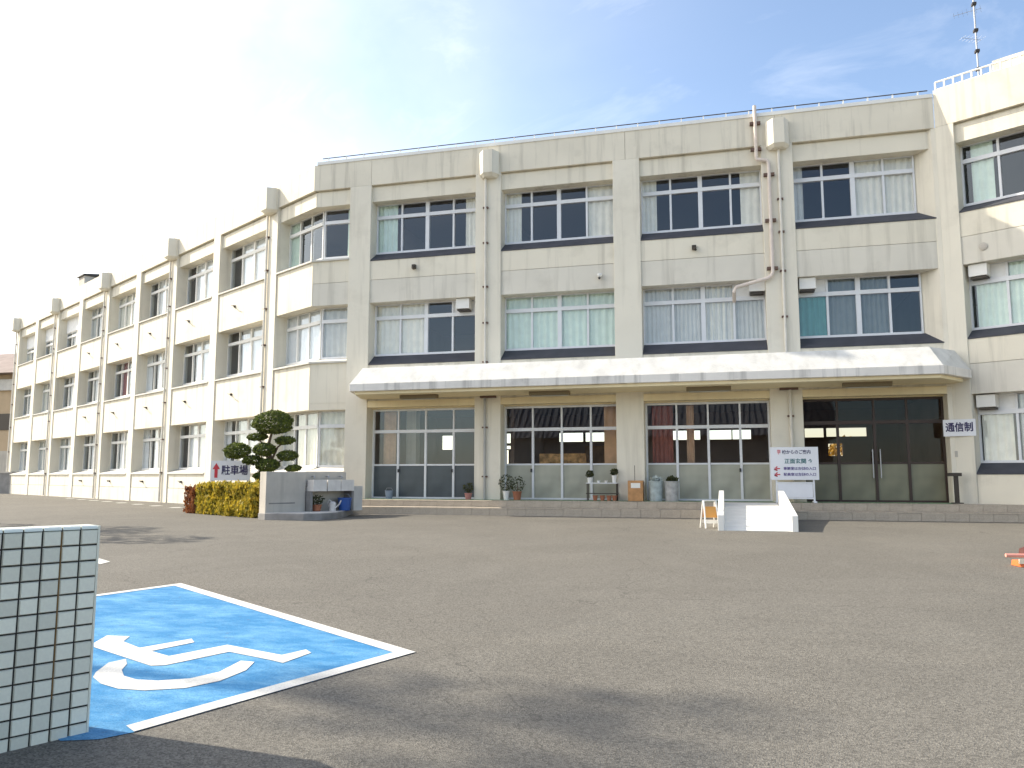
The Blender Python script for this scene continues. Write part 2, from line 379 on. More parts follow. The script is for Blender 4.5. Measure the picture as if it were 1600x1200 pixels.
PANES = {}
def pane_mesh(wd, ht, m):
    k = (round(wd, 3), round(ht, 3), m.name)
    if k not in PANES:
        me = bpy.data.meshes.new('pane'); b = MB().box(0, wd, -.003, .003, 0, ht)
        me.from_pydata(b.v, [], b.f); me.update(); me.materials.append(m); PANES[k] = me
    return PANES[k]
def curtain_mb(u0, u1, z0, z1, y, amp=.030, per=.16, seed=0, gather=0):
    rnd = random.Random(seed); per = rnd.uniform(.13, .27); mb = MB(); n = max(6, int((u1-u0) / (per / 5))); rows = 4; ph = rnd.uniform(0, 6)
    for r in range(rows + 1):
        z = z0 + (z1 - z0) * r / rows
        for i in range(n + 1):
            t = i / n; u = u0 + (u1 - u0) * t
            if gather: u = u0 + (u1 - u0) * t * (1 - gather * math.sin(math.pi * (1 - r / rows)) * .5) if gather > 0 else u1 - (u1 - u0) * (1-t) * (1 + gather * math.sin(math.pi * (1 - r / rows)) * .5)
            a = amp * (1 + .5 * mnoise.noise((u * 1.7 + seed, 0, 0)))
            mb.v.append((u, y + a * math.sin(2*math.pi*u/per + ph + 1.5*mnoise.noise((u*2, seed, z*.3))), z))
    for r in range(rows):
        for i in range(n): a = r*(n+1) + i; mb.f.append((a, a+1, a+n+2, a+n+1))
    return mb
def window(frame, u0, u1, z0, z1, cols=4, y=.6, tf=.27, curtains=(), panel=None, merged=False, fm=None, thick=True, ms=None, glass=None, seed=0):
    fm = fm or alu_m; glass = glass or glass_m
    zt = z1 - (z1 - z0) * tf if tf else z1
    mb = MB(); e = .05; d0, d1 = y - .05, y + .05
    mb.box(u0, u0+e, d0, d1, z0, z1).box(u1-e, u1, d0, d1, z0, z1)
    mb.box(u0+e, u1-e, d0, d1, z1-e, z1).box(u0+e, u1-e, d0-.02, d1, z0, z0+.075)
    if tf: mb.box(u0+e, u1-e, d0-.02, d1, zt-.066, zt+.066)
    ed = [u0 + (u1-u0) * i / cols for i in range(cols+1)] if ms is None else [u0] + ms + [u1]
    k = len(ed) - 1
    for i in range(1, k):
        hw = .072 if (thick and k % 2 == 0 and i == k // 2) else .034
        dz = .012 if hw > .05 else 0
        if tf:
            mb.box(ed[i]-hw, ed[i]+hw, d0-dz, d1, z0+.075, zt-.066).box(ed[i]-hw, ed[i]+hw, d0-dz, d1, zt+.066, z1-e)
        else: mb.box(ed[i]-hw, ed[i]+hw, d0-dz, d1, z0+.075, z1-e)
    w = obj('window', mb, fm, B, frame)
    if merged:
        p = obj('pane', MB().box(u0+e, u1-e, y-.003, y+.003, z0+.06, z1-e), glass, w, frame)
    else:
        for i in range(k):
            a, b = ed[i] + .02, ed[i+1] - .02
            rows = [(z0+.03, zt-.03, 0)] + ([(zt+.03, z1-.03, 1)] if tf else [])
            for c, d, top in rows:
                if panel is not None and top and i in panel:
                    obj('blank_panel', pane_mesh(b-a, d-c, cur_white), None, w, world=frame @ Matrix.Translation((a, y, c)))
                else:
                    obj('pane', pane_mesh(b-a, d-c, glass), None, w,
                        world=frame @ Matrix.Translation((a, y + (.012 if i % 2 else -.012), c)) @ Matrix.Rotation(R(random.uniform(-.25, .25)), 4, 'Z') @ Matrix.Rotation(R(random.uniform(-.25, .25)), 4, 'X'))
    for j, c in enumerate(curtains):
        a, b, m = c[:3]; ga = c[3] if len(c) > 3 else 0
        za = z0 + (c[4] if len(c) > 4 else 0) * (z1 - z0)
        obj('curtain', curtain_mb(u0 + (u1-u0)*a, u0 + (u1-u0)*b, za + .02, z1 - .03, y + .075, seed=seed*7+j, gather=ga), m, w, frame, smooth=True)
    return w
def sill(frame, u0, u1, zb, zt, m, kind='slope', u1t=None):
    mb = MB()
    if kind == 'slope':      # steep slate slope from the glass down to the wall face, polygon in (y,z)
        poly = [(.03, zb), (.03, zb+.035), (.55, zt), (.55, zb)]
        x1 = [u1, u1, u1t or u1, u1t or u1]
        mb.prism_x(poly, u0, x1)
    else:
        mb.prism_x([(-.03, zb), (-.03, zb+.06), (.55, zt), (.55, zb)], u0, u1)
    return obj('window_sill', mb, m, B, frame)

bays = [(-12.63, -8.52), (-7.57, -3.55), (-2.63, 1.37), (2.36, 6.08)]
piers = [(-13.5, -12.63), (-8.52, -7.57), (-3.55, -2.63), (1.37, 2.36)]
for a, b in piers: part('pier', MB().box(a, b, 0, .75, .30, 12.5), pier_m, bevel=.012)
# end pier in the plane of the right wing, and the splayed jambs beside the last bay
part('pier', MB().box(.0, .52, 0, .6, .30, 12.5), pier_m, RIGHT, bevel=.012)
part('pier', MB().prism([(6.08, .62), (6.5, .035), (6.62, .0), (6.9, .2), (6.9, .75), (6.08, .75)], 4.31, 12.5), pier_m)
part('pier', MB().prism([(6.50, .02), (6.62, .0), (6.9, .2), (6.9, .75), (6.50, .75)], .30, 4.305), pier_m)
# parapet: separate cast lengths
cuts = [-15.02, -12.63, -8.05, -3.1, 1.85, 6.62]
for a, b in zip(cuts, cuts[1:]):
    part('parapet', MB().box(a, b - .012, 0, .28, 12.5, 13.5), para_m)
part('parapet_coping', MB().box(-14.9, 6.6, -.03, .31, 13.502, 13.62), white_m)
for (a, b) in [(-13.5 - 1.5, -13.5)] + bays:
    bb = 6.55 if a == 2.36 else b
    part('lintel', MB().box(a, bb, .12, .70, 11.88, 12.44).box(a, bb, .17, .70, 12.441, 12.498), wall_m)
    cz = a < -14; part('spandrel', MB().box(a, bb, .05, .66, 8.862, 9.70 if cz else 9.58), wall_m)
    part('spandrel', MB().box(a, bb, .055, .66, 8.0, 8.85), wall2_m)
    part('spandrel', MB().box(a, bb, .05, .66, 4.30, 5.80 if cz else 5.66), wall_m)
# short part left of the first pier (upper floors) and its ground floor wall
sl = [(bays[i]) for i in range(4)]
for i, (a, b) in enumerate(bays):
    last = i == 3
    for zb, zt in ((9.58, 9.965), (5.66, 6.065)):
        sill(MAIN, a, 6.92 if last else b, zb, zt, slate_m, u1t=6.12 if last else None)
cur3 = [[(0, .20, cur_green), (.86, 1, cur_cream)], [(0, .15, cur_cream), (.76, 1, cur_cream)], [(0, .13, cur_cream), (.83, 1, cur_cream)], [(0, .09, cur_grey), (.49, 1, cur_cream)]]
cur2 = [[(0, .49, cur_cream)], [(0, 1, cur_green)], [(0, 1, cur_grey), (.5, .75, cur_cream)], [(0, .24, refl_teal), (.26, .5, cur_dk), (.5, .74, cur_dk)]]  # teal in the last bay paints a reflection in the glass as cloth
pan2 = [[3], [], [3], [0]]
for i, (a, b) in enumerate(bays):
    window(MAIN, a, b, 9.955, 11.90, curtains=cur3[i], seed=i+1)
    window(MAIN, a, b, 6.055, 8.02, curtains=cur2[i], panel=pan2[i], seed=i+11)
# corner windows beside the left wing
for zb, zt, c, cw in ((9.93, 11.90, [(.72, 1, cur_green)], [(0, .25, cur_green, 0)]), (6.03, 8.02, [(0, 1, cur_grey)], [(0, .9, cur_white)]), (1.95, 4.05, [(0, 1, cur_cream)], [(0, .3, cur_cream), (.4, 1, cur_cream)])):
    window(MAIN, -14.84, -13.5, zb, zt, cols=1, curtains=c, seed=31)
    window(LEFT, -2.74, -.17, zb, zt, cols=3, curtains=cw, seed=32, fm=white_m)
for zb, zt in ((9.70, 9.93), (5.80, 6.03), (1.72, 1.95)):
    part('window_sill', MB().prism_x([(-.03, zb), (-.03, zb+.06), (.55, zt), (.55, zb)], [-15.05, -15.05, -14.7, -14.7], -13.5), sill_m)
    part('window_sill', MB().prism_x([(-.035, zb-.002), (-.035, zb+.058), (.55, zt-.002), (.55, zb-.002)], -2.74, [.03, .03, -.15, -.15]), sill_m, LEFT)
part('spandrel', MB().box(-15.02, -13.5, .05, .66, .30, 1.72), wall_m)
part('spandrel', MB().box(-15.015, -13.5, .055, .66, 4.05, 4.298), wall_m)
def wedge(frame, pts, z0, z1, m): part('floor_slab', MB().prism(pts, z0, z1), m, frame)
def lf(t, d, frame=LEFT): q = MAIN.inverted() @ frame @ Vector((t, d, 0)); return (q.x, q.y)
WL = [lf(-5.2, .7), (-14.75, .72), (-13.4, .72), (-13.4, 8.7), lf(-5.2, 8.7)]
WR = [(7.0, .75), lf(.6, .7, RIGHT), lf(.6, 8.7, RIGHT), (7.0, 8.7)]
for z in (4.36, 8.26, 12.21):
    wedge(MAIN, WL, z, z+.2, intceil_m); wedge(MAIN, WR, z, z+.2, intceil_m)
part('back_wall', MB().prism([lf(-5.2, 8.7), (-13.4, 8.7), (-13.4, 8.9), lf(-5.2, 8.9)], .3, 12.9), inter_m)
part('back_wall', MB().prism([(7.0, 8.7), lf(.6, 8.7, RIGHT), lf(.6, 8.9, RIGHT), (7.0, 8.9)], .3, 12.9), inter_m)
# ---- left wing
ctr = [-3.15] + [-8.28 - 4.72 * k for k in range(8)]
lp = [(c - .33, c + .33) for c in ctr]
lp[0] = (-3.55, -2.74)
for a, b in lp: part('pier', MB().box(a, b, 0, .75, .30, 12.5), pier_m, LEFT)
lb = [(-2.74, 0.0)] + [(lp[i+1][1], lp[i][0]) for i in range(len(lp)-1)]
lcur = [cur_white, cur_white, cur_grey, cur_cream, cur_red, cur_white, cur_grey, cur_cream, cur_white]
rnd = random.Random(3)
for i, (a, b) in enumerate(lb):
    part('parapet', MB().box(a if i else a, b, 0, .28, 12.5, 13.495), para_m, LEFT)
    part('lintel', MB().box(a, b, .12, .70, 11.886, 12.43).box(a, b, .17, .69, 12.431, 12.492), wall_m, LEFT)
    e = b if i else -.03
    part('spandrel', MB().box(a, e, .05, .66, 8.006, 9.695), wall_m, LEFT)
    part('spandrel', MB().box(a, e, .05, .66, 4.056, 5.795), wall_m, LEFT)
    part('spandrel', MB().box(a, e, .05, .66, 1.06, 1.72), wall_m, LEFT)
    part('plinth_wall', MB().box(a, e, .04, .66, .30, 1.045), wall2_m, LEFT)
    if i:
        for zb, zt in ((9.70, 9.93), (5.80, 6.03), (1.72, 1.95)):
            sill(LEFT, a, b, zb, zt, sill_m, 'flat')
        far = i >= 5
        for f, (zb, zt) in enumerate(((9.93, 11.90), (6.03, 8.02), (1.95, 4.07))):
            m1 = rnd.choice([cur_white, cur_grey, cur_cream, cur_white]); m2 = rnd.choice([cur_white, cur_red, cur_cream])
            cs = rnd.choice([[(0, .12, m1), (.30, 1, cur_white)], [(.25, .72, cur_white), (.80, 1, m2)], [(0, 1, m1)], [(.28, 1, cur_white)]])
            if i == 4 and f == 1: cs = [(.2, .5, cur_red), (.6, .9, cur_red)]
            if f == 0 and i >= 6:
                part('blank_panel', MB().box(a, b, .5, .58, 11.0, 11.9), cur_white, LEFT)
                zt = 11.0
            window(LEFT, a, b, zb, zt, curtains=cs, seed=40+i*3+f, merged=far, fm=white_m)
for (a, b) in lp:
    part('parapet', MB().box(a, b, -.002, .28, 12.5, 13.495), para_m, LEFT)
# end of the left wing and roof slabs
part('end_wall', MB().box(lp[-1][0], lp[-1][0]+.25, .75, 9, .30, 13.4), wall_m, LEFT)
# ---- right wing
rb = [(.52, 4.65), (5.55, 9.6)]
part('pier', MB().box(4.65, 5.55, 0, .75, .30, 12.5), pier_m, RIGHT)
part('pier', MB().box(9.6, 10.5, 0, .75, .30, 12.5), pier_m, RIGHT)
part('parapet', MB().box(0.004, 10.5, 0, .28, 12.503, 13.72), para_m, RIGHT)
part('parapet', MB().box(1.55, 10.5, .6, .9, 13.5, 14.35), para_m, RIGHT)
rc = [[[(.06, .21, cur_green)], [(.04, 1, cur_green)], [(.02, .22, cur_cream), (.26, 1, cur_grey)]], [[(0, 1, cur_cream)]] * 3]
for k, (a, b) in enumerate(rb):
    part('lintel', MB().box(a, b, .12, .70, 11.88, 12.44).box(a, b, .17, .69, 12.441, 12.5), wall_m, RIGHT)
    part('spandrel', MB().box(a, b, .05, .66, 8.862, 9.62), wall_m, RIGHT)
    part('spandrel', MB().box(a, b, .055, .66, 8.0, 8.85), wall2_m, RIGHT)
    part('spandrel', MB().box(a, b, .05, .66, 4.962, 5.70), wall_m, RIGHT)
    part('spandrel', MB().box(a, b, .055, .66, 4.05, 4.95), wall2_m, RIGHT)
    part('spandrel', MB().box(a, b, .05, .66, .30, 1.66), wall_m, RIGHT)
    for f, (zb, zt, z1) in enumerate(((9.62, 9.93, 11.9), (5.70, 6.03, 8.02), (1.66, 2.0, 4.07))):
        part('window_sill', MB().prism_x([(.03, zb), (.03, zb+.035), (.55, zt), (.55, zb)], a, b), slate_m, RIGHT)
        window(RIGHT, a, b, zt, z1, curtains=rc[k][f], panel=[0] if f else None, seed=70+k*3+f)
# ---- interior shells: slabs, back walls, partitions
def shell(frame, a, b, dz, ground_open=False):
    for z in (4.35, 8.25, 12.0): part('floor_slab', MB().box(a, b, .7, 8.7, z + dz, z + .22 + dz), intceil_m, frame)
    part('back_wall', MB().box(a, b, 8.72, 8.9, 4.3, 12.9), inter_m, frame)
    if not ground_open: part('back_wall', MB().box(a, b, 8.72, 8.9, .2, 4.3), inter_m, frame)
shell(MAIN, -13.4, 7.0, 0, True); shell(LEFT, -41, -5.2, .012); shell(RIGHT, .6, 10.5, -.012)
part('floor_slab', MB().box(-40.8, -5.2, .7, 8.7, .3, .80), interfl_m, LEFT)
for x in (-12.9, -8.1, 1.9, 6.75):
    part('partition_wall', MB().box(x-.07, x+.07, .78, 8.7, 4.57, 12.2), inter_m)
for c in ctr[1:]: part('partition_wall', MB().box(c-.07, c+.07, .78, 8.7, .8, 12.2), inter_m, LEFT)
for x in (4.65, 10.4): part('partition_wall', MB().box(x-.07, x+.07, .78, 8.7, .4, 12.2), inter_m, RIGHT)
part('roof_slab', MB().box(-14.0, 6.5, .3, 9, 12.95, 13.1), conc_m)
# hall: floor, ceiling is the slab above; back wall pierced by clerestory and lower openings
part('hall_floor', MB().box(-13.4, 6.95, .6, 8.9, .35, .80), interfl_m)
part('partition_wall', MB().box(-13.3, -13.15, .78, 8.7, .8, 4.35), inter_m)
part('partition_wall', MB().box(6.75, 6.9, .78, 8.7, .8, 4.35), inter_m)
part('partition_wall', MB().box(-8.15, -8.0, 3.5, 8.7, .8, 4.35), inter_m)
ops = [(-12.9, -12.25, 2.85, 3.5), (-9.95, -8.3, 3.12, 3.56), (-9.95, -8.3, 2.85, 3.0), (-9.95, -9.65, 2.0, 2.8), (-7.3, -6.2, 3.15, 3.55), (-6.1, -4.6, 3.15, 3.55),
       (-2.75, -1.1, 3.18, 3.58), (-.75, .2, 3.18, 3.58), (.25, 1.0, 3.18, 3.58), (3.15, 3.9, 3.22, 3.6), (4.0, 5.55, 3.24, 3.6), (4.05, 4.6, 2.45, 2.95)]
def pierced(x0, x1, z0, z1, y0, y1, ops):
    xs = sorted({x0, x1, *[o[0] for o in ops], *[o[1] for o in ops]}); mb = MB()
    for a, b in zip(xs, xs[1:]):
        holes = sorted([(o[2], o[3]) for o in ops if o[0] <= a + 1e-6 and o[1] >= b - 1e-6]); z = z0
        for h in holes:
            if h[0] > z: mb.box(a, b, y0, y1, z, h[0])
            z = h[1]
        mb.box(a, b, y0, y1, z, z1)
    return mb
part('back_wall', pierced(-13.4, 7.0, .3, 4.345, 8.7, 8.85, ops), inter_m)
part('notice_board', MB().box(-6.1, -4.3, 8.55, 8.66, 1.9, 2.95), cork_m)
part('notice_board', MB().box(-8.9, -8.25, 8.55, 8.66, 1.7, 2.6), cork_m)
part('hall_column', MB().box(-4.12, -3.66, 1.1, 1.5, .8, 4.34), mat('wood_veneer', (.78, .46, .24), .6, var=.2, vscale=2))
part('notice_board', MB().box(-6.55, -4.85, 1.6, 1.64, 2.06, 2.42), mat('orange_posters', (.62, .34, .12), .8, var=.7, vscale=5))
part('hall_curtain', curtain_mb(-2.45, -1.75, .85, 4.0, 1.0, seed=91), mat('brown_red_curtain', (.34, .12, .09), .9, var=.2, vscale=3))
part('hall_curtain', curtain_mb(-1.30, -1.05, .85, 4.0, 1.0, seed=92), mat('tan_curtain', (.60, .38, .24), .9, var=.2, vscale=3))
part('hall_curtain', curtain_mb(-12.4, -11.9, .85, 4.0, 1.0, seed=93), mat('tan_curtain', (.60, .38, .24), .9))
part('hall_column', MB().box(-11.9, -11.5, 2.0, 2.4, .8, 4.35), wall2_m)
for x, h in ((-10.6, .95), (-1.4, 1.25), (-5.4, 1.2), (.5, 1.1)):
    part('display_case', MB().box(x-.8, x+.8, 5.6, 6.1, .8, .8+h), mat('cabinet_grey', (.22, .20, .18), .5))
# ---- ground floor glazing
def storefront(u0, u1, ms, frame_m, lower_m, gl, zb=.80, zr=2.02, zt=3.24, z1=4.06, rails=True, doors=()):
    y = .6; mb = MB(); e = .06; ed = [u0] + ms + [u1]
    mb.box(u0, u0+e, y-.05, y+.05, zb, z1).box(u1-e, u1, y-.05, y+.05, zb, z1)
    for a, b, za, zc in ((u0+e, u1-e, z1-.07, z1), (u0+e, u1-e, zb, zb+.07), (u0+e, u1-e, zt-.055, zt+.055)):
        mb.box(a, b, y-.06, y+.05, za, zc)
    for m_ in ms: mb.box(m_-.04, m_+.04, y-.045, y+.045, zb+.07, zt-.055).box(m_-.03, m_+.03, y-.045, y+.045, zt+.055, z1-.07)
    for a, b in zip(ed, ed[1:]): mb.box(a+.045, b-.045, y-.03, y+.03, zr-.03, zr+.03)
    w = obj('door_frame', mb, frame_m, B, MAIN)
    for a, b in zip(ed, ed[1:]):
        for c, d, m_ in ((zb+.05, zr-.02, lower_m), (zr+.02, zt-.04, gl), (zt+.04, z1-.05, gl)):
            obj('pane', pane_mesh(b-a-.05, d-c, m_), None, w, world=MAIN @ Matrix.Translation((a+.025, y, c)) @ Matrix.Rotation(R(random.uniform(-.3, .3)), 4, 'Z'))
    for x in doors: obj('handle', MB().box(x-.025, x+.025, y-.10, y-.05, 1.75, 1.87), black_m, w, MAIN)
    return w
def ux(px):  # even spacing helper kept as plain numbers below
    return px
storefront(-12.63, -8.52, [-11.62, -10.55, -9.48], alu_m, frostdark_m, glass_m, doors=(-11.58, -9.52))
storefront(-7.57, -3.55, [-6.55, -5.52, -4.50], alu_m, frost_m, glass_m, doors=(-6.6,))
storefront(-2.63, 1.37, [-1.60, -.58, .44], alu_m, frost_m, glass_m, doors=(.40,))
dw = storefront(2.36, 6.495, [3.42, 4.50, 5.45], bronze_m, frostbrown_m, bronzeglass_m, zt=3.30)
for x in (4.40, 4.62):
    obj('handle', MB().tube([(x, .48, 1.55), (x, .48, 2.45)], .018).box(x-.015, x+.015, .48, .57, 1.6, 1.63).box(x-.015, x+.015, .48, .57, 2.38, 2.41), steel_m, dw, MAIN)
part('beam', MB().box(-12.63, 6.5, .40, .72, 4.062, 4.30), soffit_m)
part('wall_strip', MB().box(-12.63, -8.52, .02, .40, 4.10, 4.33), soffit_m)
for a, b in bays[1:]: part('wall_strip', MB().box(a, 6.5 if a > 2 else b, .02, .40, 4.10, 4.33), soffit_m)
# ---- canopy over the entrance
cp = [(-12.45, -1.8), (6.02, -1.8), (7.12, -.30), (6.9, -.02), (-13.0, -.02)]
body = MB().prism([(-12.45, -1.8), (6.02, -1.8), (7.10, -.36), (6.9, -.002), (-12.9, -.002), (-12.9, -.3)], 4.50, 4.76)
canopy = part('canopy', body, fascia_m, bevel=.015)
top = MB()
lo = [(-12.45, -1.78), (6.0, -1.78), (7.08, -.37), (6.88, -.003), (-12.88, -.003), (-12.88, -.3)]
hi = [(-12.20, -1.30), (5.78, -1.30), (6.70, -.30), (6.60, -.003), (-12.45, -.003), (-12.45, -.2)]
top.add([(x, y, 4.762) for x, y in lo] + [(x, y, 5.36) for x, y in hi], [tuple(range(6, 12))] + [(i, (i+1) % 6, 6 + (i+1) % 6, 6 + i) for i in range(6)])
obj('canopy_roof', top, canopy_m, canopy, MAIN)
obj('soffit', MB().prism([(-12.3, -1.68), (5.95, -1.68), (6.85, -.40), (6.7, -.003), (-12.75, -.003), (-12.75, -.3)], 4.40, 4.498), soffit_m, canopy, MAIN)
for x in (-10.2, -5.6, -.5, 4.1):
    lf = part('ceiling_light', MB().box(x-.68, x+.68, -1.12, -.92, 4.27, 4.398), mat('brown_light_housing', (.19, .15, .085), .6))
    obj('lamp_tube', MB().tube([(x-.6, -1.02, 4.25), (x+.6, -1.02, 4.25)], .018), mat('unlit_tube', (.5, .48, .42), .4), lf, MAIN)
# ---- rainwater heads with chamfered corners, and downpipes
def hopper(frame, x, zb=12.28, zt=13.22, wd=.36, d=.42, cap=True):
    p = [(x-wd, .0), (x-wd, -.12), (x-wd+.22, -d), (x+wd-.16, -d), (x+wd, -.12), (x+wd, .0)]
    mb = MB().prism(p, zb+.10, zt)
    q = [(x + (a-x)*.72, b*.72) for a, b in p]
    mb.add([(a, b, zb+.10) for a, b in p] + [(a, b, zb) for a, b in q], [(6+i, 6+(i+1) % 6, (i+1) % 6, i) for i in range(6)] + [tuple(reversed(range(6, 12)))])
    return part('rainwater_head', mb, pier_m, frame)
hopper(MAIN, -7.98); hopper(MAIN, 1.90)
for c in ctr[0::2]: hopper(LEFT, c, 12.3, 13.3, wd=.42, d=.46)
def downpipe(frame, x, z0, z1, r=.05, y=-.07, m=None, br=(), name='downpipe'):
    o = part(name, MB().tube([(x, y, z0), (x, y, z1)], r, 10), m or pipe_m, frame, smooth=False)
    for z in br: obj('pipe_bracket', MB().box(x-r-.05, x+r+.05, y-.03, .0, z-.025, z+.025), rust_m, o, frame)
    return o
downpipe(MAIN, -8.12, 4.8, 12.3, .045, br=(5.6, 7.0, 8.3, 9.9, 11.2))
downpipe(MAIN, -8.12, .82, 4.38, .045, m=gpipe_m, br=(1.6, 3.3))
downpipe(MAIN, 1.92, 4.8, 12.3, .045, br=(6.7, 8.2, 9.5, 10.6))
downpipe(MAIN, 1.98, .82, 4.38, .05, br=(3.5,))
for c in ctr[0::2]: downpipe(LEFT, c - .32, .4, 12.35, .05, br=(1.8, 3.4, 5.2, 6.9, 8.4, 10.0, 11.4))
for c, x in ((-8.0, 0), (1.95, 0)): part('pipe_bracket', MB().box(c-.28, c+.28, -.14, -.01, 4.33, 4.41), rust_m)
vp = part('vent_pipe', MB().tube([(1.22, -.10, 13.85), (1.22, -.10, 12.10), (1.24, -.10, 12.0), (1.55, -.10, 11.93), (1.60, -.10, 11.82), (1.60, -.10, 8.15), (1.55, -.10, 8.05), (1.45, -.10, 7.98), (.45, -.10, 7.74), (.38, -.10, 7.60), (.38, .45, 7.40)], .06, 10), mat('pinkish_pipe', (.70, .61, .54), .6, var=.12, vscale=4, streak=.3), smooth=False)
for x, z in ((1.22, 13.25), (1.22, 12.35), (1.60, 11.45), (1.60, 9.9), (1.60, 8.3)):
    obj('pipe_bracket', MB().box(x-.17, x+.17, -.13, -.0, z-.045, z+.045), rust_m, vp, MAIN)
# ---- exhaust hoods on the blank panels
def hood(frame, x, z, wd=.5, ht=.38):
    h = part('exhaust_hood', MB().prism_x([(.58, z), (.18, z+.02), (.18, z+ht), (.58, z+ht)], x, x+wd), white_m, frame)
    obj('hood_louvre', MB().box(x+.03, x+wd-.03, .22, .56, z-.05, z-.002), dkmetal_m, h, frame)
hood(MAIN, -9.30, 7.60); hood(MAIN, .86, 7.62); hood(MAIN, 2.42, 7.60); hood(RIGHT, .62, 7.60, .5); hood(RIGHT, .60, 3.63, .5)
# ---- little fittings on the walls
cctv = part('dome_camera', MB().lathe([(.085, .05), (.085, .0), (.07, -.05), (.03, -.085)], (-4.04, -.05, 8.45), 12), white_m)
obj('camera_lens', MB().lathe([(.05, 0), (.03, -.05)], (-4.04, -.08, 8.36), 10), black_m, cctv, MAIN)
for x, z in ((-10.87, 9.22), (-.86, 9.18)):
    sp_ = part('wall_lamp_bracket', MB().box(x-.07, x+.07, -.06, .05, z-.06, z+.09).tube([(x, -.05, z), (x+.05, -.16, z-.10)], .045), dkmetal_m)
part('round_fitting', MB().lathe([(.12, 0), (.12, .02), (.06, .04)], (0, 0, 0), 14), conc_m, world=RIGHT @ Matrix.Translation((1.10, .05, 8.45)) @ Matrix.Rotation(R(90), 4, 'X'))
part('intercom', MB().box(6.60, 6.72, -.05, .02, 2.18, 2.36), conc_m, frame=F((0, 26.72)))
for i in (1, 2, 3, 4, 5):
    a, b = lb[i]
    for z in (8.95, 5.1, 1.35):
        o = part('wall_hook', MB().tube([(a+1.6, .04, z), (a+1.6, -.12, z+.04), (a+1.85, -.14, z-.02)], .025, 6).box(a+1.55, a+1.65, 0, .05, z-.05, z+.05), dkmetal_m, LEFT)
# ---- roof: rails, cable, mast, roof box
rail = MB(); x = -14.7
rail.tube([(-14.75, .12, 13.80), (6.5, .12, 13.80)], .018, 6)
rod = part('lightning_rail', rail, dkmetal_m)
x = -14.5
while x < 6.6:
    obj('rail_post', MB().box(x-.02, x+.02, .10, .14, 13.57, 13.79), white_m, rod, MAIN); x += .74
rr = MB().tube([(.05, .12, 14.02), (10, .12, 14.02)], .03, 6).tube([(.05, .12, 13.78), (10, .12, 13.78)], .02, 6)
rr_o = part('roof_railing', rr, white_m, RIGHT)
for k in range(14): obj('rail_post', MB().box(.05+.26*k-.022, .05+.26*k+.022, .09, .15, 13.70, 14.02), white_m, rr_o, RIGHT)
part('white_vent_stack', MB().tube([(2.55, .75, 14.3), (2.55, .75, 15.2)], .09, 10), white_m, RIGHT)
def yagi(mb, mbe, c, ang, ln, n, el):
    d = Vector((math.cos(ang), math.sin(ang), 0)); e = Vector((-math.sin(ang), math.cos(ang), 0)); c = Vector(c)
    mb.tube([c - d*ln*.25, c + d*ln*.75], .007, 6)
    for i in range(n):
        q = c + d * (ln * (-.22 + .94*i/(n-1))); h = el * (1 - .35*i/n)
        mbe.tube([q - e*h, q + e*h], .0035, 5)
mast = thing('antenna_mast', (8.10, 27.2, 13.2), 'tall thin antenna mast with rows of small aerial rods on the right wing roof', 'antenna')
mmb = MB().tube([(8.10, 27.2, 13.1), (8.10, 27.2, 18.5)], .026, 8)
obj('pole', mmb, steel_m, mast)
for z, a, ln, n, el in ((16.5, 2.8, .8, 7, .26), (15.5, 3.6, .7, 6, .22), (17.4, 2.6, .9, 7, .30)):
    q1 = MB(); q2 = MB(); yagi(q1, q2, (8.10, 27.2, z), a, ln, n, el)
    bo = obj('aerial', q1, steel_m, mast); obj('aerial_rod', q2, steel_m, bo, kind='stuff')
for z in (13.9, 14.5, 15.1, 15.8, 16.7): obj('mast_clamp', MB().box(8.04, 8.16, 27.12, 27.28, z-.04, z+.04), dkmetal_m, mast)
u = thing('rooftop_unit', (-38.6, 40.8, 13.3), 'grey boxy rooftop unit with a sloping lid on the left wing roof', 'roof unit', rz=R(-30))
obj('casing', MB().box(-.55, .55, -.4, .4, -.2, .75), conc_m, u, WORLD[u.name])
obj('lid', MB().prism_x([(-.5, .76), (-.5, .84), (.5, .98), (.5, .76)], -.65, .65), dkmetal_m, u, WORLD[u.name])

# ---------------------------------------------------------------- steps and stage in front of the entrance
st = thing('entrance_steps', (-3, 24.85, .36), 'two long grey tiled steps with green matting along the entrance front', 'steps')
rnd = random.Random(5)
def row(y0, y1, z0, z1, x0, x1, n, name='step_tile'):
    me = None; wdt = (x1-x0)/n
    for k in range(n):
        m_ = MB().box(0, wdt-.006, 0, y1-y0, 0, z1-z0)
        if me is None: o = obj(name, m_, steptile_m, st, world=Matrix.Translation((x0+wdt*k, y0, z0))); me = o.data
        else: obj(name, me, None, st, world=Matrix.Translation((x0+wdt*k, y0, z0 + rnd.uniform(-.003, .003))))
obj('step_core', MB().box(-12.4, 9.5, 24.90, 25.7, .2, .565).box(-12.7, 9.5, 25.66, 27.25, .2, .772), dconc_m, st)
row(24.85, 25.62, .57, .60, -12.2, 9.4, 36)
row(24.83, 24.897, .30, .568, -12.2, 9.4, 36, 'riser_tile')
row(25.58, 26.25, .775, .805, -12.5, 9.4, 36)
row(25.58, 25.655, .602, .773, -12.5, 9.4, 36, 'riser_tile')
obj('green_mat', MB().box(-12.55, 6.5, 26.255, 27.20, .775, .812), green_m, st)
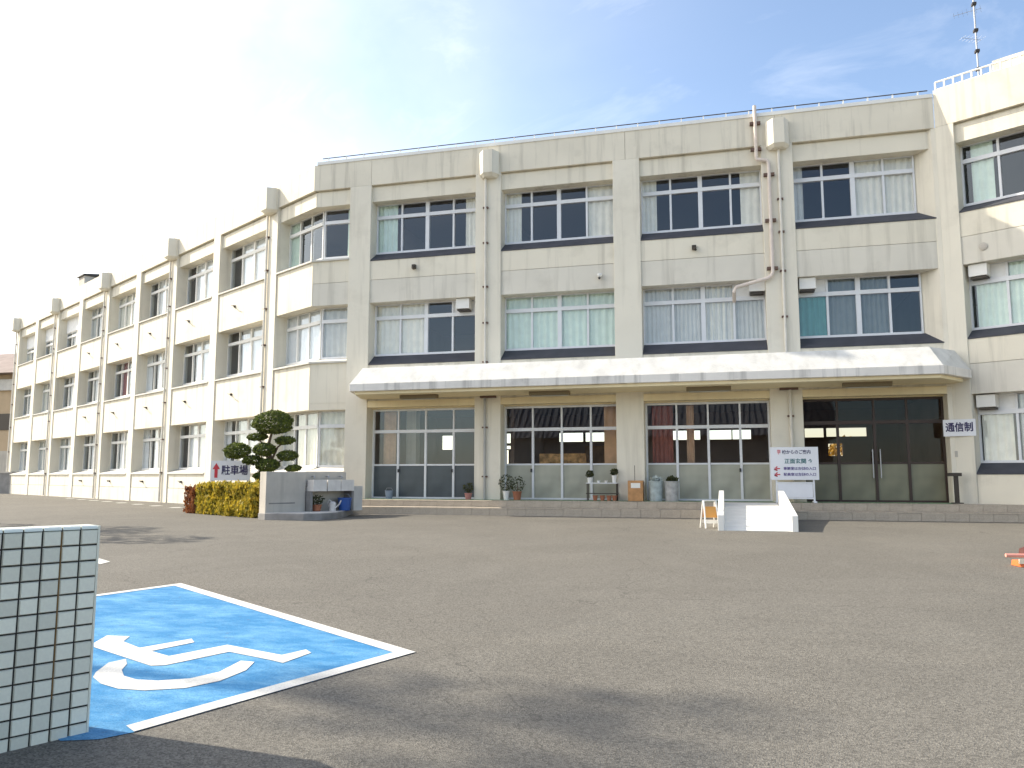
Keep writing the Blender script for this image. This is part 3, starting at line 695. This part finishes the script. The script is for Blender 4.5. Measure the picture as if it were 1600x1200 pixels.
# ---------------------------------------------------------------- ramp
rp = thing('wheelchair_ramp', (.62, 22.2, .34), 'white painted concrete wheelchair ramp with low side walls up to the entrance', 'ramp')
obj('slope', MB().prism_x([(19.8, .30), (19.8, .345), (24.75, .80), (25.55, .815), (25.55, .30)], -.12, 1.40), paleconc_m if 0 else white_m, rp)
def rwall(x0, x1):
    return MB().prism_x([(19.78, .28), (19.78, .70), (24.3, 1.19), (24.9, 1.19), (24.9, .28)], x0, x1)
obj('side_wall', rwall(-.26, -.122), white_m, rp, bevel=.01); obj('side_wall', rwall(1.402, 1.54), white_m, rp, bevel=.01)
for k in range(7):
    y = 20.3 + .62*k; z = .345 + (.455)*(y-19.8)/4.95
    obj('ramp_joint', MB().box(-.10, 1.38, y, y+.012, z-.01, z+.0065), white_m, rp)

# ---------------------------------------------------------------- text helper
def text(s, size, m, world, parent=None, name='lettering', ext=.004, bold=.0, sx=1.0):
    cu = bpy.data.curves.new(name, 'FONT'); cu.body = s; cu.size = size; cu.extrude = ext; cu.offset = bold
    cu.align_x = 'CENTER'; cu.align_y = 'CENTER'; cu.resolution_u = 3
    to = bpy.data.objects.new(name + '_curve', cu); sc.collection.objects.link(to)
    dg = bpy.context.evaluated_depsgraph_get(); me = bpy.data.meshes.new_from_object(to.evaluated_get(dg))
    bpy.data.objects.remove(to); me.materials.clear(); me.materials.append(m)
    return obj(name, me, m, parent, world=world @ Matrix.Rotation(R(90), 4, 'X') @ Matrix.Diagonal((sx, 1, 1, 1)))
# ---------------------------------------------------------------- signs
nb = thing('notice_board_stand', (1.98, 26.05, .81), 'white guidance board on a grey metal stand beside the top of the ramp', 'notice board')
W0 = Matrix.Translation((1.98, 26.05, 0))
obj('board', MB().box(-.70, .70, -.03, 0, 1.50, 2.50), sign_m, nb, W0)
fr = MB()
for x in (-.56, .52): fr.box(x, x+.05, 0, .05, .82, 1.50)
fr.box(-.51, .52, .01, .04, .92, .97).box(-.51, .52, .01, .04, 1.38, 1.43)
for x in (-.58, .50): fr.box(x, x+.09, -.25, .30, .81, .86)
obj('stand', fr, alu_m, nb, W0)
obj('lower_panel', MB().box(-.50, .51, .015, .035, .975, 1.375), sign_m, nb, W0)
def tw(x, z, y=-.032): return W0 @ Matrix.Translation((x, y, z))
text('学', .15, red_m, tw(-.44, 2.34), nb, sx=.75, bold=.002); text('校からのご案内', .13, navy_m, tw(.07, 2.34), nb, sx=.92, bold=.002)
text('正面玄関 ↑', .16, teal_m, tw(.12, 2.06), nb, sx=1.0, bold=.003)
for z, s in ((1.84, '事務室は左側の入口'), (1.66, '職員室は左側の入口')):
    text('←', .20, red_m, tw(-.50, z), nb, sx=1.0, bold=.008); text(s, .10, purple_m, tw(.15, z), nb, sx=1.05, bold=.002)
ps = thing('wall_name_sign', (6.74, 26.58, 2.8), 'white sign with three dark characters fixed to the right end pier', 'sign', rz=R(-22))
W1 = WORLD[ps.name]
obj('board', MB().box(-.43, .43, -.03, 0, 0, .50), sign_m, ps, W1)
text('通信制', .29, navy_m, W1 @ Matrix.Translation((0, -.032, .25)), ps, sx=.85, bold=.008)
pk = thing('parking_sign', (-16.93, 24.9, .36), 'white sign with a red up arrow and dark characters behind the yellow hedge', 'sign', rz=R(8))
W2 = WORLD[pk.name]
obj('board', MB().box(-.78, .70, -.03, 0, 1.10, 1.80), sign_m, pk, W2)
for x in (-.70, .58): obj('post', MB().box(x, x+.06, 0, .05, -.1, 1.75), steel_m, pk, W2)
ar = MB().prism_x([(-.045, 0), (-.032, 0), (-.032, .0), (-.045, 0)], 0, 0)
am = MB().add([(-.62, -.036, 1.20), (-.50, -.036, 1.20), (-.50, -.036, 1.50), (-.42, -.036, 1.50), (-.56, -.036, 1.72), (-.70, -.036, 1.50), (-.62, -.036, 1.50)], [tuple(range(7))])
obj('arrow', am, red_m, pk, W2)
text('駐車場', .36, navy_m, W2 @ Matrix.Translation((.13, -.032, 1.44)), pk, sx=.92, bold=.008)

# ---------------------------------------------------------------- washing place beside the entrance
u_ = Vector((.5, .866, 0)); v_ = Vector((.866, -.5, 0)); c0 = Vector((-13.0, 20.84, 0))
WW = Matrix.Translation(c0) @ Matrix.Rotation(R(60), 4, 'Z')      # local x goes back along the wall, local -y goes out to the right
wp = thing('washing_place', tuple(c0 + Vector((0, 0, .35))), 'grey concrete washing place with a tall end slab and shallow sinks on a low platform', 'outdoor sink')
obj('platform', MB().prism([(-13.35, 21.02), (-13.0, 20.82), (-11.75, 20.82), (-11.35, 21.15), (-11.2, 21.8), (-11.5, 23.0), (-12.2, 24.88), (-13.6, 24.88)], .20, .54), dconc_m, wp, bevel=.02)
obj('platform_top', MB().prism([(-13.32, 21.06), (-12.98, 20.86), (-11.77, 20.86), (-11.39, 21.18), (-11.24, 21.8), (-11.54, 23.0), (-12.24, 24.86), (-13.56, 24.86)], .542, .556), paleconc_m, wp)
obj('end_slab', MB().box(0, 1.30, .0, .38, .30, 1.74), conc_m, wp, WW, bevel=.012)
obj('slab_groove', MB().box(.10, .95, -.008, .0, .80, .835), dconc_m, wp, WW)
obj('back_slab', MB().box(1.302, 2.85, .20, .38, .30, 1.735), conc_m, wp, WW)
for x in (1.36, 1.86, 2.34):
    bs = obj('basin', MB().box(x, x+.46, -.34, .0, 1.16, 1.50).box(x, x+.46, .0, .19, 1.16, 1.30), lconc_m, wp, WW)
    obj('tap', MB().tube([(x+.26, .20, 1.60), (x+.26, .05, 1.62), (x+.26, .03, 1.55)], .018, 6), steel_m, bs, WW)
for x in (1.32, 2.78): obj('support_wall', MB().box(x, x+.08, -.25, .19, .55, 1.155), dconc_m, wp, WW)
obj('low_block', MB().box(2.88, 3.25, -.15, .25, .54, 1.30), paleconc_m, wp, WW)

def pot(name, loc, r, h, m, label, cat, plant=None, ph=.35, group=None, seed=0, pr=None):
    t = thing(name, loc, label, cat, group=group)
    Wt = WORLD[t.name]
    obj('container', MB().lathe([(r*.72, 0), (r*.95, h*.88), (r*1.05, h*.88), (r*1.05, h), (r*.9, h), (r*.86, h*.8)], n=14), m, t, Wt)
    obj('soil', MB().lathe([(r*.87, h*.78), (.001, h*.80)], n=12, cap=False), bark_m, t, Wt)
    if plant:
        obj('stem', MB().tube([(0, 0, h*.7), (.02, .01, h+ph*.6)], .012, 5), bark_m, t, Wt)
        obj('foliage', leaves((0, 0, h+ph*.55), (pr or r*1.3, pr or r*1.3, ph*.55), 220, .05, seed), plant, t, Wt)
    return t
def leaves(c, rad, n, size, seed=0, shell_=.35, flat=1.0, squash=None):
    rn = random.Random(seed); mb = MB()
    for i in range(n):
        while True:
            p = Vector((rn.uniform(-1, 1), rn.uniform(-1, 1), rn.uniform(-1, 1)))
            if .001 < p.length <= 1: break
        q = p.normalized() * (p.length ** shell_)
        bumpy = 1 + .16 * mnoise.noise(q * 2.3 + Vector((seed, 0, 0)))
        pos = Vector((c[0] + q.x*rad[0]*bumpy, c[1] + q.y*rad[1]*bumpy, c[2] + q.z*rad[2]*bumpy))
        a = Vector((rn.gauss(0, 1), rn.gauss(0, 1), rn.gauss(0, 1))).normalized(); a = (a + q*.8).normalized()
        b = a.orthogonal().normalized(); b = (b + a.cross(b)*rn.uniform(-1, 1)).normalized(); s = size * rn.uniform(.6, 1.3)
        t = a.cross(b).normalized() * s * .45
        mb.add([pos - b*s*.1, pos + b*s*.5 + t, pos + b*s*1.1 + a*s*.2, pos + b*s*.5 - t], [(0, 1, 2, 3)])
    return mb
# things kept at the washing place
pw = lambda x, y, z=.556: tuple((WW @ Vector((x, y, z))))
pot('terracotta_planter', pw(1.62, -.12), .16, .20, terra_m, 'wide terracotta pot on the platform under the grey sinks', 'flower pot', pot_leaf_m, .25, seed=3)
b_ = thing('blue_bucket', pw(2.55, -.22), 'dark blue plastic tub under the far end of the sinks', 'bucket')
obj('tub', MB().lathe([(.17, 0), (.21, .36), (.225, .36), (.225, .39), (.19, .39), (.16, .03)], n=16), bluep_m, b_, WORLD[b_.name])
obj('handle', MB().tube([(-.21, 0, .37), (-.12, 0, .50), (.12, 0, .50), (.21, 0, .37)], .008, 5), steel_m, b_, WORLD[b_.name])
b_ = thing('watering_can', pw(2.10, -.25), 'pale grey watering can standing under the middle sink', 'watering can')
obj('body', MB().lathe([(.10, 0), (.11, .22), (.08, .27), (.02, .29)], n=14), lconc_m, b_, WORLD[b_.name])
obj('spout', MB().tube([(.09, 0, .08), (.22, 0, .20), (.28, 0, .32)], .02, 6), lconc_m, b_, WORLD[b_.name])
obj('handle', MB().tube([(-.03, 0, .28), (-.12, 0, .34), (-.17, 0, .22), (-.11, 0, .10)], .012, 6), lconc_m, b_, WORLD[b_.name])
# pots and other things along the front
pot('flower_pot', (-8.70, 26.62, .812), .13, .22, mat('pink_pot', (.45, .20, .17), .7), 'pinkish pot with a brownish plant at the right end of the left door bay', 'flower pot', pot_leaf_m, .32, seed=4)
pot('white_flower_pot', (-7.30, 26.50, .812), .12, .30, wpot_m, 'tall white pot with dark leaves at the foot of the second door bay', 'flower pot', pot_leaf_m, .50, seed=5, pr=.26)
pot('flower_pot', (-6.92, 26.50, .812), .16, .29, terra_m, 'terracotta pot with drooping dark leaves just right of the white pot', 'flower pot', pot_leaf_m, .45, seed=6, pr=.26)
b_ = thing('bucket', (-11.72, 26.75, .812), 'small grey blue bucket by the leftmost glass panel', 'bucket')
obj('pail', MB().lathe([(.11, 0), (.145, .27), (.155, .27), (.155, .29), (.13, .29), (.10, .02)], n=14), mat('grey_blue_plastic', (.22, .26, .36), .5), b_, WORLD[b_.name])
obj('handle', MB().tube([(-.145, 0, .28), (-.09, 0, .38), (.09, 0, .38), (.145, 0, .28)], .006, 5), steel_m, b_, WORLD[b_.name])
b_ = thing('cardboard_box', (-12.95, 26.15, .81), 'small orange brown box at the foot of the left end pier', 'box')
obj('carton', MB().box(-.22, .22, -.15, .15, 0, .36), wood_m, b_, WORLD[b_.name]); obj('flap', MB().box(-.22, 0, -.16, -.15, .30, .37), wood_m, b_, WORLD[b_.name])
sh = thing('plant_shelf', (-4.02, 26.55, .812), 'low dark metal shelf holding small pots in the second door bay', 'shelf')
for x in (-.50, .47):
    for y in (-.14, .12): obj('leg', MB().box(x, x+.03, y, y+.03, 0, .56), dkmetal_m, sh, WORLD[sh.name])
for z in (.22, .56): obj('shelf_board', MB().box(-.52, .52, -.16, .17, z, z+.025), alu_m if z > .5 else dkmetal_m, sh, WORLD[sh.name])
for k, (x, r, h, m_, lb_, pl) in enumerate(((-.42, .085, .17, wpot_m, 'white pot with a dry plant at the left end of the shelf top', True), (-.12, .055, .07, wpot_m, 'tiny white dish left of the middle of the shelf top', False), (.12, .055, .07, lconc_m, 'tiny pale dish right of the middle of the shelf top', False), (.40, .085, .24, wpot_m, 'taller white pot at the right end of the shelf top', True))):
    pot('small_pot', (-4.02+x, 26.55, 1.398), r, h, m_, lb_, 'flower pot', pot_leaf_m if pl else None, .2, group='small pots on the plant shelf', seed=10+k)
for k, x in enumerate((-.22, .02, .24, .42)):
    pot('red_pot', (-4.02+x, 26.42, .815 if k % 2 else .814), .085, .17, terra_m, ('leftmost', 'second from the left', 'third from the left', 'rightmost')[k] + ' of the four red brown pots under the plant shelf', 'flower pot', None, group='red brown pots under the plant shelf')
wb = thing('wooden_box', (-2.90, 26.40, .812), 'orange wooden box with a white paper on its front before the middle pier', 'box')
obj('crate', MB().box(-.24, .24, -.18, .18, 0, .66), wood_m, wb, WORLD[wb.name], bevel=.008)
obj('paper', MB().box(-.14, .16, -.186, -.181, .42, .58), paper_m, wb, WORLD[wb.name])
obj('rod', MB().tube([(-.03, 0, .66), (-.03, 0, 1.15)], .01, 5), dkmetal_m, wb, WORLD[wb.name])
def bin_(x, label, m_, pl):
    t = thing('umbrella_bin', (x, 26.48, .812), label, 'bin', group='bins right of the middle pier')
    obj('drum', MB().lathe([(.21, 0), (.23, .60), (.245, .60), (.245, .64), (.215, .64), (.19, .05)], n=18), m_, t, WORLD[t.name])
    for k in range(3):
        a = k * 2.1 + x; obj('bag', leaves((.05*math.cos(a), .05*math.sin(a), .62+.03*k), (.12, .12, .08), 40, .12, k), pl, t, WORLD[t.name])
bin_(-2.27, 'pale blue grey bin right beside the middle pier', mat('pale_blue_plastic', (.36, .42, .42), .5, var=.3, vscale=6), mat('clear_bag', (.5, .55, .52), .5))
bin_(-1.76, 'grey bin with greenish contents standing second from the middle pier', mat('grey_bin', (.38, .38, .37), .5, var=.3, vscale=6), pot_leaf_m)
asb = thing('ashtray_stand', (6.50, 26.35, .81), 'dark T shaped post stand in front of the right end pier', 'stand')
Wt = WORLD[asb.name]
obj('post', MB().box(-.055, .055, -.05, .05, .03, .82), dkmetal_m, asb, Wt); obj('top', MB().box(-.20, .14, -.10, .10, .80, .90), dkmetal_m, asb, Wt)
obj('base', MB().box(-.14, .14, -.12, .12, 0, .03), dkmetal_m, asb, Wt)
fb = thing('folding_barrier', (-.46, 20.5, gz(20.5)), 'small white legged barrier with orange panels beside the left ramp wall', 'barrier', rz=R(20))
Wt = WORLD[fb.name]; lm = MB()
for s in (-1, 1):
    obj('frame', MB().tube([(-.17, s*.20, 0), (-.15, s*.03, .66), (.15, s*.03, .66), (.17, s*.20, 0)], .022, 8), white_m, fb, Wt)
    obj('panel', MB().prism_x([(s*.135, .26), (s*.07, .52), (s*.055, .52), (s*.12, .26)][::s], -.15, .15), mat('amber_panel', (.62, .30, .07), .6), fb, Wt)
    obj('panel_band', MB().box(-.15, .15, s*.145-.006, s*.145+.006, .12, .20), white_m, fb, Wt)
# orange barrier lying at the right edge
cb = thing('orange_barrier', (4.44, 14.10, gz(14.1)), 'low orange and white barrier with a black foot at the right edge of the yard', 'barrier', rz=R(8))
Wt = WORLD[cb.name]
obj('foot', MB().prism_x([(-.16, .0), (-.12, .09), (.12, .09), (.16, 0)], -.22, .9), orange_m, cb, Wt, bevel=.01)
obj('band', MB().box(-.24, .95, -.165, -.135, .05, .12), peach_m, cb, Wt)
obj('bar', MB().tube([(-.40, -.1, .17), (1.2, -.1, .17)], .028, 10), mat('coral_bar', (.75, .32, .25), .5), cb, Wt)
obj('weight', MB().lathe([(.17, .18), (.16, .26), (.08, .30)], (.02, 0, 0), 14), mat('dark_red_rubber', (.09, .025, .02), .6), cb, Wt)

# ---------------------------------------------------------------- plants
tp = thing('topiary_pine', (-15.1, 24.3, .36), 'cloud pruned pine with one large rounded top and smaller pads of dark needles', 'tree')
C1 = Vector((-15.1, 24.3, 0))
rt = Vector((math.cos(R(15)), math.sin(R(15)), 0)); fwv = Vector((-math.sin(R(15)), math.cos(R(15)), 0))
def tpp(dx, z, dd=0): return C1 + rt*dx + fwv*dd + Vector((0, 0, z))
# px scale about 46 px per metre at this distance: offsets in metres from the trunk axis
pads = [(.10, 3.44, 0, .68, .60, .40), (-.44, 2.95, .1, .33, .33, .12), (.57, 2.82, -.1, .32, .32, .13), (-1.04, 2.47, -.1, .46, .40, .26), (-.52, 2.16, -.05, .34, .30, .15),
        (-.10, 2.51, -.2, .38, .34, .21), (.64, 2.31, 0, .34, .33, .17), (.04, 1.98, -.2, .40, .36, .21), (.85, 1.88, 0, .25, .25, .10), (-.18, 1.62, 0, .30, .30, .14), (.42, 1.55, .1, .28, .28, .13)]
trunk = [tpp(0, .3), tpp(.12, .9), tpp(-.05, 1.5), tpp(.08, 2.1), tpp(-.02, 2.7), tpp(.08, 3.1)]
obj('trunk', MB().tube(trunk, .11, 8, r2=.04), bark_m, tp)
for k, (dx, z, dd, rx, ry, rz_) in enumerate(pads):
    if k: obj('branch', MB().tube([trunk[min(5, max(1, int((z-.5)/.6)))], tpp(dx*.55, z-.22, dd*.5), tpp(dx*.9, z-.08, dd)], .045, 6, r2=.02), bark_m, tp)
    c = tpp(dx, z, dd)
    n = int(3600 * (rx*ry*2 + rx*rz_*2) / .8)
    obj('foliage_pad', leaves(c, (rx, ry, rz_), max(1000, n), .05, 20+k, shell_=.22), pine_m, tp)
hd = thing('yellow_hedge', (-15.6, 22.6, .36), 'clipped yellow green hedge running left from the washing place slab', 'hedge')
def hedge(mat_, x0, x1, seed, n, zt=1.30, parent=hd, w_=.36, name='foliage'):
    rn = random.Random(seed); mb = MB()
    for i in range(n):
        t = rn.uniform(x0, x1); s = rn.random(); top_ = zt + .13*mnoise.noise((t*1.3, seed, 0)) + .06*mnoise.noise((t*5, seed, 3))
        y = rn.choice([-1, 1]) * w_ * (1 - .12*rn.random()**2); z = rn.uniform(.38, top_)
        if s < .38: y = rn.uniform(-w_, w_); z = top_ - .10*rn.random()**2 + (.10*rn.random() if rn.random() < .12 else 0)
        elif s < .48: t = rn.choice([x0, x1]) + rn.uniform(-.05, .05); y = rn.uniform(-w_, w_)
        y += .13*mnoise.noise((t*2.4, z*2.6, seed)) + rn.gauss(0, .02)
        pos = Vector((t, y, z)); a = Vector((rn.gauss(0, .6), rn.gauss(0, .6), rn.gauss(.4, .6))).normalized()
        b = Vector((rn.gauss(0, .5), rn.gauss(0, .5), 1)).normalized(); tt = a.cross(b).normalized(); sz = .065 * rn.uniform(.5, 1.7)
        mb.add([pos - b*sz*.5, pos + tt*sz*.4, pos + b*sz*.9, pos - tt*sz*.4], [(0, 1, 2, 3)])
    return obj(name, mb, mat_, parent, HW)
HW = Matrix.Translation((-13.75, 21.85, 0)) @ Matrix.Rotation(R(150), 4, 'Z')    # local x runs left and back
hedge(hedge_m, -.1, 3.9, 1, 15000)
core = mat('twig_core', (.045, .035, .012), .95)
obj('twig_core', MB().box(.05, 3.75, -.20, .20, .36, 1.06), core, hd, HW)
for k in range(9): obj('stem', MB().tube([(.25+.43*k, .0, .33), (.27+.43*k, .04, .75), (.22+.43*k, .1, 1.1)], .02, 5), bark_m, hd, HW)
rs = thing('reddish_shrub', (-17.5, 24.0, .36), 'small reddish brown shrub at the left end of the yellow hedge', 'shrub')
hedge(redleaf_m, 3.95, 4.75, 2, 2200, zt=1.18, parent=rs)
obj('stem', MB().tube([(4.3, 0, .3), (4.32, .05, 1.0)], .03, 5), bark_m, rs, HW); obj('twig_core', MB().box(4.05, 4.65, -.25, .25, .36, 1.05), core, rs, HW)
ys = thing('autumn_shrub', (5.6, 41, .36), 'yellow orange autumn bush seen through the hall beyond the bronze doors', 'shrub')
obj('foliage', leaves((5.6, 41, 1.9), (1.4, 1.0, 1.5), 2500, .16, 9), foliage_mat('autumn_leaves', (.30, .17, .02), (.60, .40, .04)), ys)
obj('stem', MB().tube([(5.6, 41, .2), (5.6, 41, 1.5)], .06, 6), bark_m, ys)
# yard trees standing left of the view, whose shade falls across the asphalt
def tall_tree(x, y, h, label):
    t = thing('yard_tree', (x, y, gz(y)), label, 'tree', group='yard trees at the left'); rn = random.Random(4)
    obj('trunk', MB().tube([(x, y, gz(y)-.05), (x+.1, y, h*.4), (x-.05, y+.1, h*.8), (x, y, h*.97)], .17, 8, r2=.03), bark_m, t)
    for k, (dx, dy, z, r) in enumerate(((-.6, -.9, 13.7, 1.0), (.5, .2, 14.6, .9), (-.4, -.3, 15.4, .9), (.9, -.5, 15.0, .8), (.1, .4, 15.8, .7), (-.9, .5, 15.2, .6))):
        e = (x+dx*1.5, y+dy*1.3, z)
        obj('branch', MB().tube([(x, y, z-1.0), (x+dx*.8, y+dy*.7, z-.4), e], .05, 5, r2=.015), bark_m, t)
        obj('leaf_cluster', leaves(e, (r*1.3, r*.62, r*.42), 55, .17, 50+k, shell_=.6), tree_m, t)
def yard_tree(x, y, h, rad, seed, n, label):
    t = thing('yard_tree', (x, y, gz(y)), label, 'tree', group='yard trees at the left'); rn = random.Random(seed)
    obj('trunk', MB().tube([(x, y, gz(y)-.05), (x+.1, y, h*.35), (x-.05, y+.1, h*.7), (x, y, h*.95)], .16, 8, r2=.03), bark_m, t)
    for k in range(9):
        a = k*2.4 + seed; z = h*(.40 + .055*k); e = Vector((x + math.cos(a)*rad*.75, y + math.sin(a)*rad*.75, z + .9))
        obj('branch', MB().tube([(x, y, z), ((x+e.x)/2, (y+e.y)/2, z+.35), tuple(e)], .05, 5, r2=.015), bark_m, t)
        obj('leaf_cluster', leaves(tuple(e), (rad*.42, rad*.42, rad*.30), n, .16, seed*10+k, shell_=.5), tree_m, t)
tall_tree(-22.9, 7.1, 16.4, 'tall bare stemmed yard tree far beyond the tiled wall')
yard_tree(-23.8, 16.0, 8.0, 2.4, 2, 260, 'larger yard tree farther back beyond the parking bay')

# ---------------------------------------------------------------- tiled wall at the left
ang = R(90 - 27.3)
TW = Matrix.Translation((-3.76, 4.19, .055)) @ Matrix.Rotation(ang, 4, 'Z')     # local x towards the far end, local -y faces the yard
tw_ = thing('tiled_wall', (-3.70, 4.20, .06), 'low wall of square pale green glazed tiles with dark joints at the left edge', 'wall', rz=ang)
TL, TH = 1.45, 1.245; pit = .0955; pc = .104
obj('wall_core', MB().box(-TL, -.012, .012, .20, -.05, TH-.008), grout_m, tw_, TW)
tmesh = None
rn = random.Random(11)
def rtile(wd, ht, d=.012):
    b = .005; return MB().add([(0,0,0),(wd,0,0),(wd,0,ht),(0,0,ht),(b,-d,b),(wd-b,-d,b),(wd-b,-d,ht-b),(b,-d,ht-b)],
        [(4,5,6,7),(0,1,5,4),(1,2,6,5),(2,3,7,6),(3,0,4,7),(0,3,2,1)])
ncol, nrow = 13, 13
for r in range(nrow):
    for c in range(ncol):
        z = TH - .022 - pit*(r+1) + .006; x = -.006 - pc*(c+1) + .004
        Wm = TW @ Matrix.Translation((x, .012 + rn.uniform(-.0012, .0012), z)) @ Matrix.Rotation(rn.uniform(-.006, .006), 4, 'Z') @ Matrix.Rotation(rn.uniform(-.006, .006), 4, 'X')
        if tmesh is None: tmesh = obj('tile', rtile(pc-.008, pit-.008), tile_m, tw_, world=Wm).data
        else: obj('tile', tmesh, None, tw_, world=Wm)
cap = None
for c in range(ncol):      # rounded top course
    x = -.006 - pc*(c+1) + .004; wd = pc-.008
    pts = [(.0, TH-.020), (.003, TH-.008), (.014, TH), (.19, TH), (.20, TH-.01), (.20, TH-.03), (.014, TH-.02)]
    mb = MB().prism_x([(p[0], p[1]) for p in pts], 0, wd)
    Wm = TW @ Matrix.Translation((x, 0, 0))
    if cap is None: cap = obj('cap_tile', mb, mat('cap_tile_glaze', (.74, .78, .70), .25), tw_, world=Wm).data
    else: obj('cap_tile', cap, None, tw_, world=Wm)
obj('rusty_joint', MB().box(-.006-2*pc-.003, -.006-2*pc+.005, .0095, .013, .25, TH-.03), mat('rusty_grout', (.22, .13, .05), .9, var=.3, vscale=12), tw_, TW)
eo = MB().box(-.012, 0, .0, .20, -.05, TH-.001)
obj('end_face', eo, tile_m, tw_, TW)
# ---------------------------------------------------------------- disabled parking bay (flat road paint)
pb_ = thing('disabled_parking_bay', (-5.2, 6.6, gz(6.6)), 'bright blue painted parking bay with white border and wheelchair symbol on the asphalt', 'parking bay')
A_, B_, C_ = Vector((-7.19, 9.53)), Vector((-2.61, 6.575)), Vector((-3.49, 4.255))
e1 = (A_ - B_).normalized(); e2 = (C_ - B_).normalized()
D_ = A_ + (C_ - B_)*1.05
decal('blue_field', [tuple(A_), tuple(D_), (-5.6, 5.0), (-3.80, 4.02), (-3.60, 4.10), tuple(C_), tuple(B_)], blue_m, .004, pb_)
def strip(p, q, wd, nrm, name='border_line'):
    decal(name, [tuple(p), tuple(q), tuple(q + nrm*wd), tuple(p + nrm*wd)][::-1], line_m, .008, pb_)
strip(B_, A_, .15, e2); strip(B_ + e2*.152, C_, .15, e1); strip(A_ + e2*.152, D_, .13, -e1)
sy = [(-5.54, 6.21), (-5.662, 6.482), (-5.455, 6.495), (-5.363, 6.3), (-5.014, 6.115), (-4.81, 6.544), (-4.715, 6.437), (-4.857, 6.047), (-4.557, 5.916), (-4.332, 6.405), (-3.654, 6.18), (-3.563, 6.409), (-3.483, 6.324), (-3.521, 5.98), (-3.649, 6.043), (-4.174, 6.216), (-4.402, 5.686), (-4.489, 5.646), (-5.422, 6.08)]
wh = [(-4.662, 5.239), (-4.748, 5.36), (-4.872, 5.625), (-4.842, 5.747), (-4.732, 5.613), (-4.637, 5.448), (-4.489, 5.299), (-4.311, 5.23), (-4.127, 5.245), (-3.924, 5.359), (-3.822, 5.591), (-3.87, 5.931), (-3.765, 5.919), (-3.687, 5.685), (-3.696, 5.376), (-3.817, 5.155), (-4.053, 5.037), (-4.26, 5.029), (-4.477, 5.11)]
def fatten(P, d):
    n = len(P); out = []; ar = sum(P[i][0]*P[(i+1) % n][1] - P[(i+1) % n][0]*P[i][1] for i in range(n)); sg = 1 if ar > 0 else -1
    for i in range(n):
        a, b, c = Vector(P[i-1]), Vector(P[i]), Vector(P[(i+1) % n]); u1 = (b-a).normalized(); u2 = (c-b).normalized()
        nn = Vector((u1.y+u2.y, -u1.x-u2.x)) * sg
        out.append(tuple(b + nn.normalized()*d) if nn.length > 1e-4 else tuple(b))
    return out
decal('wheelchair_figure', fatten(sy, .022)[::-1], line_m, .008, pb_); decal('wheel_arc', fatten(wh, .02), line_m, .008, pb_)
decal('bay_line', [(-9.86, 11.03), (-9.96, 11.36), (-14.5, 14.3), (-14.6, 14.0)][::1], line_m, .006, kind='structure')
for k in range(9):      # short white stop marks along the left wing
    q = Vector((-19.2, 26.1)).lerp(Vector((-36.0, 37.5)), k/8.0)
    d = Vector((-.84, .54)); n_ = Vector((-.5, -.84))
    decal('bay_mark', [tuple(q), tuple(q + d*.55), tuple(q + d*.55 + n_*-.45), tuple(q + n_*-.45)], line_m, .006, kind='structure')


# ---------------------------------------------------------------- far buildings
fb_ = thing('far_house', (-60, 55, .36), 'ochre building with a low reddish roof beyond the left wing', 'building')
obj('wall', MB().box(-14, 3.5, 0, 10, -.2, 10.0), ochre_m, fb_, WORLD[fb_.name])
obj('roof', MB().prism_x([(-1.2, 10.0), (5, 12.8), (11, 10.0)], -15, 4.5), roofred_m, fb_, WORLD[fb_.name])
obj('eave_band', MB().box(-14.2, 3.7, -.3, 0, 8.6, 9.55), paleconc_m, fb_, WORLD[fb_.name])
obj('ground_floor_wall', MB().box(-13.9, 3.4, -.25, 0, -.2, 3.4), conc_m, fb_, WORLD[fb_.name])
for x in (-11, -7.5, -4, -.5): 
    wn_ = obj('window', MB().box(x, x+1.6, -.08, .0, 5.2, 6.6), dkmetal_m, fb_, WORLD[fb_.name])
lw = thing('low_grey_wall', (-50.6, 47.2, .36), 'low grey wall closing the yard beyond the end of the left wing', 'wall')
obj('panel', MB().box(-6, 0.2, 0, .3, -.1, 1.5), dconc_m, lw, WORLD[lw.name]); obj('coping', MB().box(-6.05, .25, -.05, .35, 1.5, 1.6), conc_m, lw, WORLD[lw.name])
# house across the street behind the camera: it is what the entrance glass mirrors
hb = thing('tiled_roof_house', (-8, -16, 0), 'dark tiled roof house across the street mirrored in the entrance glass', 'house')
obj('wall', MB().box(-12, 16, -8, 0, -.1, 5.2), mat('house_wall', (.42, .33, .27), .9, var=.2, vscale=.5), hb, WORLD[hb.name])
obj('roof', MB().prism_x([(1.0, 5.0), (-4, 8.6), (-9, 5.0)], -13, 17), roofgrey_m, hb, WORLD[hb.name])
for k in range(60): obj('roof_tile_ridge', MB().prism_x([(1.02, 5.02), (1.02, 5.12), (-4, 8.74), (-4, 8.62)], -12.9+k*.5, -12.8+k*.5), roofgrey_m, hb, WORLD[hb.name])
